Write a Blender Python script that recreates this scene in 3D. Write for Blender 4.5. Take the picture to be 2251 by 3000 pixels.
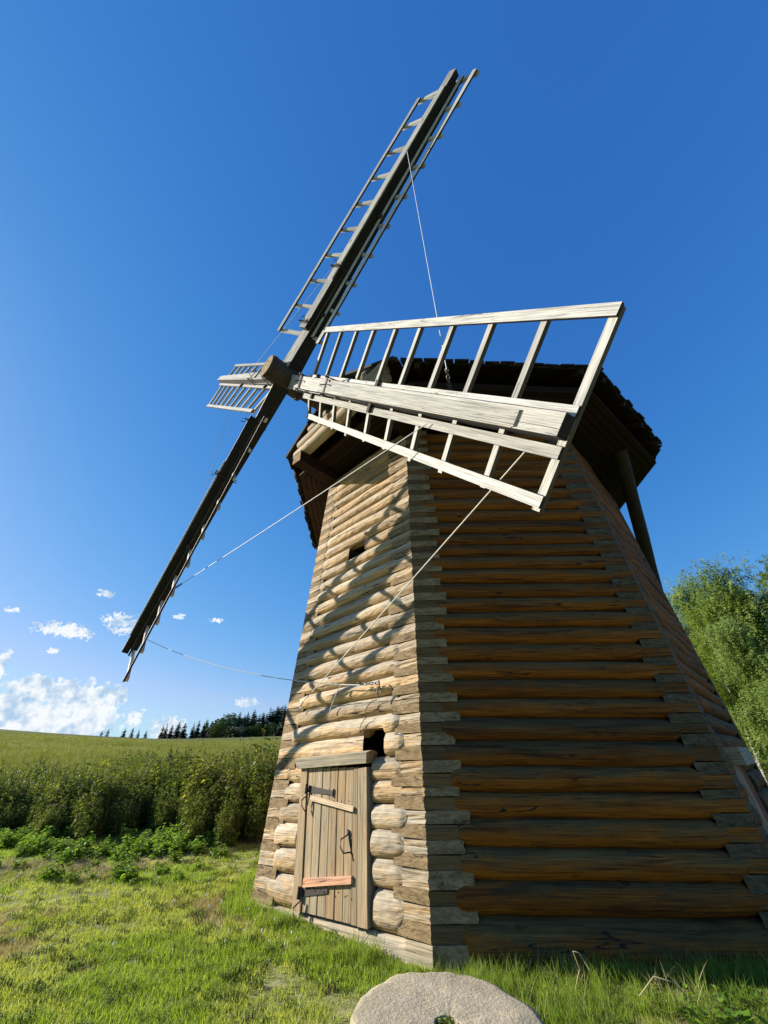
import bpy, bmesh, math, random
import numpy as np
from mathutils import Vector, Matrix, noise

for o in list(bpy.data.objects):
    bpy.data.objects.remove(o)
scn = bpy.context.scene
COL = scn.collection
R_ = math.radians

# ------------------------------------------------------------------ camera
cam_d = bpy.data.cameras.new('camera')
cam = bpy.data.objects.new('camera', cam_d)
COL.objects.link(cam)
cam_d.sensor_fit = 'VERTICAL'
cam_d.sensor_height = 24.0
cam_d.lens = 1150 / 3000 * 24.0
cam_d.clip_end = 3000
cam_d.clip_start = 0.05
CR, CU, CF = (0.99978, 0.011105, -0.017771), (0.020955, -0.529803, 0.847862), (0.0, 0.848048, 0.529919)
m = Matrix.Identity(4)
for i in range(3):
    m[i][0], m[i][1], m[i][2] = CR[i], CU[i], -CF[i]
m[2][3] = 1.5
cam.matrix_world = m
scn.camera = cam

# ------------------------------------------------------------------ world and sun
SUN_AZ, SUN_EL = 167.0, 24.5          # azimuth counted from +X towards +Y
world = bpy.data.worlds.new('World')
scn.world = world
world.use_nodes = True
nt = world.node_tree
nt.nodes.clear()
SKY_STRENGTH = 0.12


def nmath(nt, op, a, b=None, c=None, clamp=False):
    n = nt.nodes.new('ShaderNodeMath')
    n.operation = op
    n.use_clamp = clamp
    for k, v in enumerate((a, b, c)):
        if v is None:
            continue
        if isinstance(v, (int, float)):
            n.inputs[k].default_value = v
        else:
            nt.links.new(v, n.inputs[k])
    return n.outputs[0]


def build_world():
    L = nt.links
    out = nt.nodes.new('ShaderNodeOutputWorld')
    bg = nt.nodes.new('ShaderNodeBackground')
    bg.inputs['Strength'].default_value = SKY_STRENGTH
    sky = nt.nodes.new('ShaderNodeTexSky')
    sky.sky_type = 'NISHITA'
    sky.sun_disc = False
    sky.sun_elevation = R_(SUN_EL)
    sky.sun_rotation = R_(90 - SUN_AZ)
    sky.altitude = 200
    sky.air_density = 1.0
    sky.dust_density = 0.3
    sky.ozone_density = 3.0
    # camera-like response of the clear sky, channel by channel
    sep = nt.nodes.new('ShaderNodeSeparateColor')
    comb = nt.nodes.new('ShaderNodeCombineColor')
    L.new(sky.outputs[0], sep.inputs[0])
    vals = []
    for k, (a, g) in enumerate(((0.207, 1.62), (0.735, 0.753), (1.72, 0.445))):
        v = nmath(nt, 'MULTIPLY', nmath(nt, 'POWER', sep.outputs[k], g), a)
        vals.append(nmath(nt, 'MINIMUM', v, 4.3))
    red = nmath(nt, 'MINIMUM', nmath(nt, 'ADD', vals[0], 0.07), nmath(nt, 'MULTIPLY', vals[1], 0.66))
    for k, v in enumerate((red, vals[1], vals[2])):
        L.new(v, comb.inputs[k])
    clear_sky = comb.outputs[0]
    tc = nt.nodes.new('ShaderNodeTexCoord')
    d = tc.outputs['Generated']
    n1 = nt.nodes.new('ShaderNodeTexNoise')
    n1.inputs['Scale'].default_value = 26
    n1.inputs['Detail'].default_value = 9
    n1.inputs['Roughness'].default_value = 0.62
    L.new(d, n1.inputs['Vector'])
    n1b = nt.nodes.new('ShaderNodeTexNoise')
    n1b.inputs['Scale'].default_value = 60
    n1b.inputs['Detail'].default_value = 6
    L.new(d, n1b.inputs['Vector'])
    fluff = nmath(nt, 'ADD', nmath(nt, 'MULTIPLY', nmath(nt, 'SUBTRACT', n1.outputs['Fac'], 0.5), 4.2),
                  nmath(nt, 'MULTIPLY', nmath(nt, 'SUBTRACT', n1b.outputs['Fac'], 0.5), 1.4))
    n1c = nt.nodes.new('ShaderNodeTexNoise')
    n1c.inputs['Scale'].default_value = 120
    n1c.inputs['Detail'].default_value = 8
    n1c.inputs['Roughness'].default_value = 0.65
    n1c.inputs['Distortion'].default_value = 0.6
    L.new(d, n1c.inputs['Vector'])
    fluff_s = nmath(nt, 'ADD', nmath(nt, 'MULTIPLY', nmath(nt, 'SUBTRACT', n1c.outputs['Fac'], 0.52), 7.5), nmath(nt, 'MULTIPLY', fluff, .35))
    fluff = nmath(nt, 'ADD', fluff, nmath(nt, 'MULTIPLY', nmath(nt, 'SUBTRACT', n1c.outputs['Fac'], 0.5), 2.2))
    clouds = [((-0.6096, 0.7886, 0.080), 0.1259, 0.054, 1.0),
              ((-0.4427, 0.8943, 0.0550), 0.030, 0.024, .8),
              ((-0.6182, 0.7548, 0.2194), 0.052, 0.0135, .7),
              ((-0.5455, 0.8014, 0.2454), 0.034, 0.018, .7),
              ((-0.5728, 0.7649, 0.2948), 0.0160, 0.0080, .3),
              ((-0.6794, 0.6931, 0.2411), 0.0125, 0.0060, .35),
              ((-0.3839, 0.8826, 0.2715), 0.0180, 0.0050, .3),
              ((-0.6277, 0.7569, 0.1817), 0.0117, 0.0055, .3),
              ((-0.4530, 0.8491, 0.2716), 0.0130, 0.0060, .1),
              ((-0.6800, 0.7200, 0.1383), 0.0120, 0.0340, .6),
              ((-0.3097, 0.9448, 0.1072), 0.0267, 0.0100, .05),
              # more of the same cumulus round the horizon, out of the frame
              ((0.80, 0.58, 0.10), 0.10, 0.040, .8), ((-0.95, 0.20, 0.12), 0.12, 0.045, .8),
              ((-0.60, -0.79, 0.11), 0.10, 0.035, .8), ((0.5, -0.85, 0.13), 0.09, 0.03, .7)]
    total = None
    for (dv, wx, wy, bias) in clouds:
        v = Vector(dv).normalized()
        right = Vector((v.y, -v.x, 0)).normalized()
        up = right.cross(v).normalized()
        pa = nt.nodes.new('ShaderNodeVectorMath'); pa.operation = 'DOT_PRODUCT'
        pa.inputs[1].default_value = right
        L.new(d, pa.inputs[0])
        pb = nt.nodes.new('ShaderNodeVectorMath'); pb.operation = 'DOT_PRODUCT'
        pb.inputs[1].default_value = up
        L.new(d, pb.inputs[0])
        pc = nt.nodes.new('ShaderNodeVectorMath'); pc.operation = 'DOT_PRODUCT'
        pc.inputs[1].default_value = v
        L.new(d, pc.inputs[0])
        a2 = nmath(nt, 'POWER', nmath(nt, 'DIVIDE', nmath(nt, 'ABSOLUTE', pa.outputs['Value']), wx), 2.2)
        # flat base: falls off quicker below the middle than above
        bb = nmath(nt, 'DIVIDE', pb.outputs['Value'], wy)
        b2 = nmath(nt, 'POWER', nmath(nt, 'ABSOLUTE', nmath(nt, 'ADD', bb, 0.1)), 2.0)
        env = nmath(nt, 'SUBTRACT', nmath(nt, 'SUBTRACT', 1.0 + 0.25 * bias, a2), b2)
        env = nmath(nt, 'MAXIMUM', env, -3)
        mk = nmath(nt, 'ADD', env, nmath(nt, 'MULTIPLY', fluff_s if wx < .06 else fluff, 0.75 + 0.2 * bias))
        front = nmath(nt, 'GREATER_THAN', pc.outputs['Value'], 0.5)
        mk = nmath(nt, 'MULTIPLY', nmath(nt, 'MULTIPLY', mk, front), 0.75 + .55 * bias)
        mk = nmath(nt, 'MINIMUM', mk, 0.35 + 0.9 * bias)
        total = mk if total is None else nmath(nt, 'MAXIMUM', total, mk)
    mask = nmath(nt, 'MULTIPLY', total, 1.9, clamp=True)
    # thin veil of haze cloud low on the horizon
    # cloud colour: bright crowns, bluish hollows
    n2 = nt.nodes.new('ShaderNodeTexNoise')
    n2.inputs['Scale'].default_value = 34
    n2.inputs['Detail'].default_value = 7
    n2.inputs['Roughness'].default_value = 0.6
    ofs = nt.nodes.new('ShaderNodeVectorMath'); ofs.operation = 'ADD'
    ofs.inputs[1].default_value = (-0.012, 0, 0.012)
    L.new(d, ofs.inputs[0])
    L.new(ofs.outputs[0], n2.inputs['Vector'])
    ramp = nt.nodes.new('ShaderNodeValToRGB')
    ramp.color_ramp.elements[0].position = 0.38
    ramp.color_ramp.elements[0].color = (1.9, 2.7, 3.6, 1)
    ramp.color_ramp.elements[1].position = 0.55
    ramp.color_ramp.elements[1].color = (4.0, 4.2, 4.35, 1)
    L.new(n2.outputs['Fac'], ramp.inputs['Fac'])
    mix = nt.nodes.new('ShaderNodeMix')
    mix.data_type = 'RGBA'
    L.new(mask, mix.inputs[0])
    L.new(clear_sky, mix.inputs[6])
    L.new(ramp.outputs['Color'], mix.inputs[7])
    L.new(mix.outputs[2], bg.inputs['Color'])
    L.new(bg.outputs[0], out.inputs['Surface'])


build_world()
sun_d = bpy.data.lights.new('sun', 'SUN')
sun_d.energy = 5.0
sun_d.angle = R_(0.5)
sun_d.color = (1.0, 0.93, 0.82)
sun = bpy.data.objects.new('sun', sun_d)
COL.objects.link(sun)
sdir = Vector((math.cos(R_(SUN_EL)) * math.cos(R_(SUN_AZ)), math.cos(R_(SUN_EL)) * math.sin(R_(SUN_AZ)), math.sin(R_(SUN_EL))))
sun.rotation_euler = sdir.to_track_quat('Z', 'Y').to_euler()
sun.location = (-20, 5, 20)
vs = scn.view_settings
vs.view_transform = 'Standard'
vs.look = 'None'
vs.exposure = 0.95
vs.gamma = 1.0
vs.use_curve_mapping = False
scn.render.resolution_x = 768
scn.render.resolution_y = 1024

rng = random.Random(7)
NR = np.random.default_rng(11)

# ------------------------------------------------------------------ helpers


def lin(r, g, b):
    """sRGB 0..255 to linear"""
    f = lambda c: ((c / 255 + 0.055) / 1.055) ** 2.4 if c > 10 else c / 255 / 12.92
    return (f(r), f(g), f(b), 1)


def tag(o, label=None, cat=None, group=None, kind=None):
    if label: o['label'] = label
    if cat: o['category'] = cat
    if group: o['group'] = group
    if kind: o['kind'] = kind
    return o


def empty(name, loc=(0, 0, 0)):
    o = bpy.data.objects.new(name, None)
    o.empty_display_size = 0.2
    COL.objects.link(o)
    o.location = loc
    return o


class MB:
    """mesh builder: vertices, faces with uv (u runs along the grain, metres) and material slots"""

    def __init__(s):
        s.v, s.f, s.uv, s.mi, s.sm = [], [], [], [], []

    def face(s, idx, uvs, mi=0, smooth=False):
        s.f.append(tuple(idx)); s.uv.append(uvs); s.mi.append(mi); s.sm.append(smooth)

    def box8(s, c, uofs=0.0, end_mi=0, mi=0, face_mi=None):
        """c: 8 corners, index bits: 1 = along, 2 = width, 4 = depth"""
        b = len(s.v)
        c = [Vector(x) for x in c]
        s.v += c
        Ln = (c[1] - c[0]).length
        W = (c[2] - c[0]).length
        D = (c[4] - c[0]).length
        fm = face_mi or (mi, mi, mi, mi)      # depth-, depth+, width-, width+
        for fi, (idx, w, o) in enumerate((((0, 1, 3, 2), W, 0), ((4, 6, 7, 5), W, W + .1), ((0, 4, 5, 1), D, 2 * W + .2), ((2, 3, 7, 6), D, 3 * W + .3))):
            uvm = {0: (0, 0), 1: (Ln, 0), 2: (0, W), 3: (Ln, W), 4: (0, D), 5: (Ln, D), 6: (0, D), 7: (Ln, D)}
            if idx in ((0, 1, 3, 2),):
                uvs = [(uofs, o), (uofs + Ln, o), (uofs + Ln, o + w), (uofs, o + w)]
            elif idx == (4, 6, 7, 5):
                uvs = [(uofs, o), (uofs, o + w), (uofs + Ln, o + w), (uofs + Ln, o)]
            elif idx == (0, 4, 5, 1):
                uvs = [(uofs, o), (uofs, o + w), (uofs + Ln, o + w), (uofs + Ln, o)]
            else:
                uvs = [(uofs, o), (uofs + Ln, o), (uofs + Ln, o + w), (uofs, o + w)]
            s.face([b + k for k in idx], uvs, fm[fi])
        for idx in ((0, 2, 6, 4), (1, 5, 7, 3)):
            uvs = [(0, 0), (0, W), (D, W), (D, 0)] if idx[0] == 0 else [(0, 0), (D, 0), (D, W), (0, W)]
            s.face([b + k for k in idx], uvs, end_mi)

    def beam(s, p0, p1, wdir, w, d, w1=None, d1=None, end_mi=0, mi=0, face_mi=None):
        p0, p1 = Vector(p0), Vector(p1)
        a = (p1 - p0).normalized()
        wd = Vector(wdir)
        wd = (wd - a * wd.dot(a)).normalized()
        dd = a.cross(wd)
        w1 = w if w1 is None else w1
        d1 = d if d1 is None else d1
        c = []
        for k in range(8):
            p = p1 if k & 1 else p0
            ww = (w1 if k & 1 else w) * (.5 if k & 2 else -.5)
            dz = (d1 if k & 1 else d) * (.5 if k & 4 else -.5)
            c.append(p + wd * ww + dd * dz)
        s.box8(c, uofs=rng.uniform(0, 5), end_mi=end_mi, mi=mi, face_mi=face_mi)

    def tube(s, pts, rad, n=10, end_mi=0, mi=0, cap=True, smooth=True, jitter=0.0, ref=None):
        pts = [Vector(p) for p in pts]
        rads = rad if isinstance(rad, (list, tuple)) else [rad] * len(pts)
        b = len(s.v)
        t0 = (pts[1] - pts[0]).normalized()
        ref = Vector(ref) if ref else (Vector((0, 0, 1)) if abs(t0.z) < .9 else Vector((1, 0, 0)))
        L = 0
        us = []
        for i, p in enumerate(pts):
            if i: L += (p - pts[i - 1]).length
            us.append(L)
            t = (pts[min(i + 1, len(pts) - 1)] - pts[max(i - 1, 0)]).normalized()
            x = (ref - t * ref.dot(t)).normalized()
            y = t.cross(x)
            for k in range(n):
                a = 2 * math.pi * k / n
                r = rads[i] * (1 + rng.uniform(-jitter, jitter))
                s.v.append(p + x * (math.cos(a) * r) + y * (math.sin(a) * r))
        for i in range(len(pts) - 1):
            for k in range(n):
                k2 = (k + 1) % n
                r = rads[i]
                va, vb = k / n * 6.283 * r, (k + 1) / n * 6.283 * r
                s.face((b + i * n + k, b + i * n + k2, b + (i + 1) * n + k2, b + (i + 1) * n + k),
                       [(us[i], va), (us[i], vb), (us[i + 1], vb), (us[i + 1], va)], mi, smooth)
        if cap:
            for i, flip in ((0, True), (len(pts) - 1, False)):
                c0 = len(s.v); s.v += [s.v[b + i * n + k].copy() for k in range(n)]
                idx = [c0 + k for k in range(n)]
                uv = [(math.cos(2 * math.pi * k / n) * rads[i], math.sin(2 * math.pi * k / n) * rads[i]) for k in range(n)]
                if flip: idx.reverse(); uv.reverse()
                s.face(idx, uv, end_mi)

    def mesh(s, name, mats):
        me = bpy.data.meshes.new(name)
        me.from_pydata([tuple(v) for v in s.v], [], s.f)
        uvl = me.uv_layers.new(name='UVMap')
        flat = []
        for u in s.uv:
            for a in u: flat += [a[0], a[1]]
        uvl.data.foreach_set('uv', flat)
        me.polygons.foreach_set('material_index', s.mi)
        me.polygons.foreach_set('use_smooth', s.sm)
        for mt in (mats if isinstance(mats, (list, tuple)) else [mats]):
            me.materials.append(mt)
        me.update()
        return me

    def build(s, name, mats, parent=None):
        o = bpy.data.objects.new(name, s.mesh(name, mats))
        COL.objects.link(o)
        if parent is not None:
            o.parent = parent
        return o


# ------------------------------------------------------------------ materials


def new_mat(name):
    mt = bpy.data.materials.new(name)
    mt.use_nodes = True
    t = mt.node_tree
    t.nodes.clear()
    out = t.nodes.new('ShaderNodeOutputMaterial')
    return mt, t, out


def ramp_node(t, fac, stops):
    r = t.nodes.new('ShaderNodeValToRGB')
    while len(r.color_ramp.elements) < len(stops):
        r.color_ramp.elements.new(0.5)
    for e, (p, c) in zip(r.color_ramp.elements, stops):
        e.position = p
        e.color = c
    t.links.new(fac, r.inputs['Fac'])
    return r.outputs['Color']


def mixc(t, fac, a, b, mode='MIX'):
    n = t.nodes.new('ShaderNodeMix')
    n.data_type = 'RGBA'
    n.blend_type = mode
    for sock, v in ((n.inputs[0], fac), (n.inputs[6], a), (n.inputs[7], b)):
        if isinstance(v, (int, float)): sock.default_value = v
        elif isinstance(v, tuple): sock.default_value = v
        else: t.links.new(v, sock)
    return n.outputs[2]


def noise_node(t, vec, scale=1.0, detail=4, rough=.55, dist=0.0):
    n = t.nodes.new('ShaderNodeTexNoise')
    n.inputs['Scale'].default_value = scale
    n.inputs['Detail'].default_value = detail
    n.inputs['Roughness'].default_value = rough
    n.inputs['Distortion'].default_value = dist
    t.links.new(vec, n.inputs['Vector'])
    return n.outputs['Fac']


def wood(name, fresh, fresh2, grey, grey_amt=0.5, top_grey=0.0, rough=.8, knots=1.0, cracks=1.0, bump=.35, spec=.25, band=1.0, facet=0, streak=0.0):
    """weathered wood; UV u runs along the grain.  top_grey: rain-washed upper sides have gone grey,
    the sheltered lower half has kept its amber colour"""
    mt, t, out = new_mat(name)
    L = t.links
    b = t.nodes.new('ShaderNodeBsdfPrincipled')
    L.new(b.outputs[0], out.inputs['Surface'])
    uv = t.nodes.new('ShaderNodeUVMap')
    oi = t.nodes.new('ShaderNodeObjectInfo')
    sc = t.nodes.new('ShaderNodeVectorMath'); sc.operation = 'SCALE'
    cmb = t.nodes.new('ShaderNodeCombineXYZ')
    L.new(oi.outputs['Random'], cmb.inputs[0]); L.new(oi.outputs['Random'], cmb.inputs[1])
    cmb.inputs[2].default_value = 0.3
    L.new(cmb.outputs[0], sc.inputs[0]); sc.inputs['Scale'].default_value = 137.0
    add = t.nodes.new('ShaderNodeVectorMath'); add.operation = 'ADD'
    L.new(uv.outputs[0], add.inputs[0]); L.new(sc.outputs[0], add.inputs[1])
    P = add.outputs[0]

    def mapped(sx, sy):
        mp = t.nodes.new('ShaderNodeMapping')
        mp.inputs['Scale'].default_value = (sx, sy, 1)
        L.new(P, mp.inputs['Vector'])
        return mp.outputs[0]
    grain = noise_node(t, mapped(2.2, 95), 1, 5, .6, .6)
    grainc = noise_node(t, mapped(1.0, 26), 1, 4, .6, 1.2)
    patch = noise_node(t, mapped(1.6, 7), 1, 5, .62)
    patch2 = noise_node(t, mapped(5, 18), 1, 4, .65)
    c = ramp_node(t, grainc, [(0.3, fresh), (0.72, fresh2)])
    # fine dark grain lines
    gl = ramp_node(t, grain, [(0.36, (0.50, 0.48, 0.46, 1)), (0.55, (1, 1, 1, 1)), (0.8, (1.12, 1.12, 1.1, 1))])
    c = mixc(t, band, c, gl, 'MULTIPLY')
    gv = ramp_node(t, grainc, [(0.3, tuple(x * .72 for x in grey[:3]) + (1,)), (0.65, grey), (0.9, tuple(min(1, x * 1.25) for x in grey[:3]) + (1,))])
    gv = mixc(t, band * .8, gv, gl, 'MULTIPLY')
    f = nmath(t, 'ADD', nmath(t, 'MULTIPLY', nmath(t, 'SUBTRACT', patch, .5), 3.2), grey_amt)
    f = nmath(t, 'ADD', f, nmath(t, 'MULTIPLY', nmath(t, 'SUBTRACT', patch2, .5), 1.4))
    orand = nmath(t, 'MULTIPLY', nmath(t, 'SUBTRACT', nmath(t, 'FRACT', nmath(t, 'MULTIPLY', oi.outputs['Random'], 37.7)), .5), .7)
    f = nmath(t, 'ADD', f, orand)
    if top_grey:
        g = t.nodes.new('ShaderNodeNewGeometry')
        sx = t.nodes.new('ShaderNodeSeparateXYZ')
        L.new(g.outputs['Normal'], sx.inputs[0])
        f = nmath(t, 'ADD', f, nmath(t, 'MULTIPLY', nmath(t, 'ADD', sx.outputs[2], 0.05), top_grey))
    f = nmath(t, 'ADD', f, 0.0, clamp=True)
    c = mixc(t, f, c, gv)
    if streak:
        # weather stains: long dark smears and pale scuffs
        st = noise_node(t, mapped(.7, 11), 1, 6, .7, .4)
        c = mixc(t, streak, c, ramp_node(t, st, [(.34, (.30, .27, .24, 1)), (.47, (.92, .92, .92, 1)), (.60, (1.0, 1.0, 1.0, 1)), (.72, (1.5, 1.55, 1.6, 1))]), 'MULTIPLY')
    # overall tone per piece
    tone = nmath(t, 'ADD', 0.78, nmath(t, 'MULTIPLY', nmath(t, 'FRACT', nmath(t, 'MULTIPLY', oi.outputs['Random'], 91.3)), .42))
    tn = t.nodes.new('ShaderNodeCombineXYZ')
    for k in range(3): L.new(tone, tn.inputs[k])
    c = mixc(t, 1.0, c, tn.outputs[0], 'MULTIPLY')
    bumph = nmath(t, 'MULTIPLY', grain, .5)
    if knots:
        vo = t.nodes.new('ShaderNodeTexVoronoi')
        vo.inputs['Scale'].default_value = 1
        L.new(mapped(1.9, 4.6), vo.inputs['Vector'])
        k_ = nmath(t, 'LESS_THAN', vo.outputs['Distance'], .095)
        ring = ramp_node(t, vo.outputs['Distance'], [(0.0, (.16, .10, .06, 1)), (0.035, (.20, .13, .08, 1)), (0.06, (.55, .45, .36, 1)), (.11, (1, 1, 1, 1))])
        c = mixc(t, knots, c, ring, 'MULTIPLY')
    if cracks:
        cr = noise_node(t, mapped(.55, 17), 1, 3, .5, .8)
        ab = nmath(t, 'ABSOLUTE', nmath(t, 'SUBTRACT', cr, .5))
        where = nmath(t, 'GREATER_THAN', noise_node(t, mapped(.9, 3.5), 1, 2, .5), .52)
        cm = nmath(t, 'MULTIPLY', nmath(t, 'LESS_THAN', ab, .0065), where)
        c = mixc(t, nmath(t, 'MULTIPLY', cm, .8 * cracks), c, (.02, .014, .01, 1))
        bumph = nmath(t, 'SUBTRACT', bumph, nmath(t, 'MULTIPLY', cm, .9))
    bumph = nmath(t, 'ADD', bumph, nmath(t, 'MULTIPLY', patch2, .9))
    if facet:
        # draw-knife facets left when the logs were peeled
        vf = t.nodes.new('ShaderNodeTexVoronoi'); vf.feature = 'SMOOTH_F1'
        vf.inputs['Scale'].default_value = 1
        L.new(mapped(9, 26), vf.inputs['Vector'])
        bumph = nmath(t, 'ADD', bumph, nmath(t, 'MULTIPLY', vf.outputs['Distance'], 1.1 * facet))
    bp = t.nodes.new('ShaderNodeBump')
    bp.inputs['Strength'].default_value = bump
    bp.inputs['Distance'].default_value = .012
    L.new(bumph, bp.inputs['Height'])
    L.new(bp.outputs[0], b.inputs['Normal'])
    L.new(c, b.inputs['Base Color'])
    b.inputs['Roughness'].default_value = rough
    b.inputs['Specular IOR Level'].default_value = spec
    return mt


def endgrain(name, col, col2):
    mt, t, out = new_mat(name)
    L = t.links
    b = t.nodes.new('ShaderNodeBsdfPrincipled')
    L.new(b.outputs[0], out.inputs['Surface'])
    uv = t.nodes.new('ShaderNodeUVMap')
    oi = t.nodes.new('ShaderNodeObjectInfo')
    cmb = t.nodes.new('ShaderNodeCombineXYZ')
    L.new(oi.outputs['Random'], cmb.inputs[2])
    add = t.nodes.new('ShaderNodeVectorMath'); add.operation = 'MULTIPLY_ADD'
    L.new(cmb.outputs[0], add.inputs[0]); add.inputs[1].default_value = (0, 0, 50)
    L.new(uv.outputs[0], add.inputs[2])
    n1 = noise_node(t, add.outputs[0], 14, 6, .65)
    n2 = noise_node(t, add.outputs[0], 55, 4, .65)
    c = ramp_node(t, n1, [(.32, col), (.68, col2)])
    c = mixc(t, .7, c, ramp_node(t, n2, [(.35, (.5, .48, .45, 1)), (.6, (1.05, 1.05, 1.05, 1))]), 'MULTIPLY')
    cr = nmath(t, 'LESS_THAN', nmath(t, 'ABSOLUTE', nmath(t, 'SUBTRACT', noise_node(t, add.outputs[0], 5, 2, .5, 1.0), .5)), .008)
    c = mixc(t, nmath(t, 'MULTIPLY', cr, .7), c, (.02, .015, .01, 1))
    bp = t.nodes.new('ShaderNodeBump')
    bp.inputs['Strength'].default_value = .35
    bp.inputs['Distance'].default_value = .012
    L.new(n2, bp.inputs['Height'])
    L.new(bp.outputs[0], b.inputs['Normal'])
    L.new(c, b.inputs['Base Color'])
    b.inputs['Roughness'].default_value = .85
    b.inputs['Specular IOR Level'].default_value = .2
    return mt


def plain(name, col, rough=.7, metallic=0.0, nscale=20, var=.3):
    mt, t, out = new_mat(name)
    b = t.nodes.new('ShaderNodeBsdfPrincipled')
    t.links.new(b.outputs[0], out.inputs['Surface'])
    tc = t.nodes.new('ShaderNodeTexCoord')
    n = noise_node(t, tc.outputs['Object'], nscale, 5, .6)
    lo = tuple(c * (1 - var) for c in col[:3]) + (1,)
    hi = tuple(min(1, c * (1 + var)) for c in col[:3]) + (1,)
    t.links.new(ramp_node(t, n, [(.3, lo), (.7, hi)]), b.inputs['Base Color'])
    b.inputs['Roughness'].default_value = rough
    b.inputs['Metallic'].default_value = metallic
    bp = t.nodes.new('ShaderNodeBump')
    bp.inputs['Strength'].default_value = .25
    bp.inputs['Distance'].default_value = .01
    t.links.new(n, bp.inputs['Height'])
    t.links.new(bp.outputs[0], b.inputs['Normal'])
    return mt


def leaf_mat(name, stops, trans=.45, patch=None, rough=.55):
    mt, t, out = new_mat(name)
    L = t.links
    oi = t.nodes.new('ShaderNodeObjectInfo')
    g = t.nodes.new('ShaderNodeNewGeometry')
    n = noise_node(t, g.outputs['Position'], patch or .8, 4, .6)
    r = nmath(t, 'MULTIPLY', g.outputs['Random Per Island'], .62)
    f = nmath(t, 'ADD', nmath(t, 'ADD', r, nmath(t, 'MULTIPLY', oi.outputs['Random'], .15)),
              nmath(t, 'MULTIPLY', nmath(t, 'SUBTRACT', n, .36), .9))
    c = ramp_node(t, f, stops)
    d = t.nodes.new('ShaderNodeBsdfPrincipled')
    d.inputs['Roughness'].default_value = rough
    d.inputs['Specular IOR Level'].default_value = .35
    L.new(c, d.inputs['Base Color'])
    tr = t.nodes.new('ShaderNodeBsdfTranslucent')
    warm = mixc(t, 1.0, c, (1.25, 1.2, .55, 1), 'MULTIPLY')
    L.new(warm, tr.inputs['Color'])
    ms = t.nodes.new('ShaderNodeMixShader')
    ms.inputs[0].default_value = trans
    L.new(d.outputs[0], ms.inputs[1]); L.new(tr.outputs[0], ms.inputs[2])
    L.new(ms.outputs[0], out.inputs['Surface'])
    return mt


M_LOG = wood('bleached_sunlit_log_wood', (.52, .32, .14, 1), (.65, .455, .24, 1), (.54, .455, .33, 1), grey_amt=.36, top_grey=1.1, knots=.9, bump=1.0, cracks=1.5, facet=1, streak=.5)  # bleached log wood, the pale copy for the sunlit walls
M_LOGDARK = wood('amber_shaded_log_wood', (.19, .056, .003, 1), (.32, .108, .007, 1), (.135, .086, .030, 1), grey_amt=.16, top_grey=1.15, knots=1.0, bump=1.0, cracks=1.4, facet=.6, streak=1.0)  # amber log wood, darkened so its colour also carries the walls' shade
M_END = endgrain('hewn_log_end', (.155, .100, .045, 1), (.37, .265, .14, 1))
M_LOGENDDARK = endgrain('dark_log_end', (.055, .042, .022, 1), (.15, .118, .066, 1))  # darker log ends for the amber walls
M_HEWN = wood('hewn_tongue_wood', (.14, .075, .022, 1), (.22, .125, .042, 1), (.15, .095, .04, 1), grey_amt=.5, knots=.4, bump=.7, cracks=1.3)
M_ENDDARK = endgrain('dark_cut_beam_end', (.040, .032, .023, 1), (.12, .10, .072, 1))
M_SILL = wood('sill_wood', (.42, .33, .21, 1), (.52, .42, .28, 1), (.42, .36, .26, 1), grey_amt=.5, knots=.5, bump=.5)
M_DOOR = wood('door_wood', (.37, .235, .11, 1), (.45, .31, .165, 1), (.345, .285, .185, 1), grey_amt=.45, knots=.9, bump=.3, cracks=.5)
M_LINTEL = wood('lintel_wood', (.36, .29, .19, 1), (.45, .375, .26, 1), (.37, .33, .25, 1), grey_amt=.5, bump=.4)
M_SLAT = wood('fresh_slat_wood', (.62, .44, .26, 1), (.70, .54, .36, 1), (.6, .55, .45, 1), grey_amt=.2, bump=.2)
M_SLATRED = wood('reddish_slat_wood', (.58, .27, .14, 1), (.64, .36, .21, 1), (.5, .40, .32, 1), grey_amt=.1, bump=.2)
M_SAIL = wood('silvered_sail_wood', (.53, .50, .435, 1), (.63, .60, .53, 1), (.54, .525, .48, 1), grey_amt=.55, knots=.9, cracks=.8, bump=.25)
M_STOCKSIDE = wood('shaded_stock_side', (.020, .015, .012, 1), (.034, .026, .020, 1), (.03, .027, .024, 1), grey_amt=.4, knots=.0, bump=.35)  # near-black: shade of the unlit beam sides put into the colour
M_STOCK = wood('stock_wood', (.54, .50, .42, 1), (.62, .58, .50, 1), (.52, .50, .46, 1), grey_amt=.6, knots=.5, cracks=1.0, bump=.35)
M_BARSIDE = wood('shaded_bar_side', (.10, .075, .055, 1), (.14, .11, .08, 1), (.12, .105, .09, 1), grey_amt=.4, knots=.0, bump=.3)  # dark brown stands in for shade on the bars' unlit side
M_SHAFT = wood('shaft_wood', (.045, .029, .019, 1), (.07, .047, .031, 1), (.06, .052, .042, 1), grey_amt=.4, knots=.3, bump=.5)
M_CAP = wood('cap_board_wood', (.024, .009, .004, 1), (.040, .016, .007, 1), (.022, .016, .011, 1), grey_amt=.3, knots=.4, bump=.4)
M_ROOF = wood('roof_board_wood', (.024, .016, .011, 1), (.036, .025, .018, 1), (.033, .027, .022, 1), grey_amt=.5, knots=.2, bump=.4)
M_GABLE = wood('gable_wood', (.46, .34, .19, 1), (.56, .44, .28, 1), (.47, .42, .33, 1), grey_amt=.5, bump=.4)
M_BROWN = wood('red_brown_door_wood', (.30, .065, .018, 1), (.36, .09, .028, 1), (.25, .085, .04, 1), grey_amt=.1, knots=0, cracks=.3, bump=.2)
M_IRON = plain('rusty_iron', (.045, .030, .026, 1), .75, .3, 60)
M_ROPE = plain('pale_rope', (.62, .58, .50, 1), .9, 0, 200)
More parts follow.
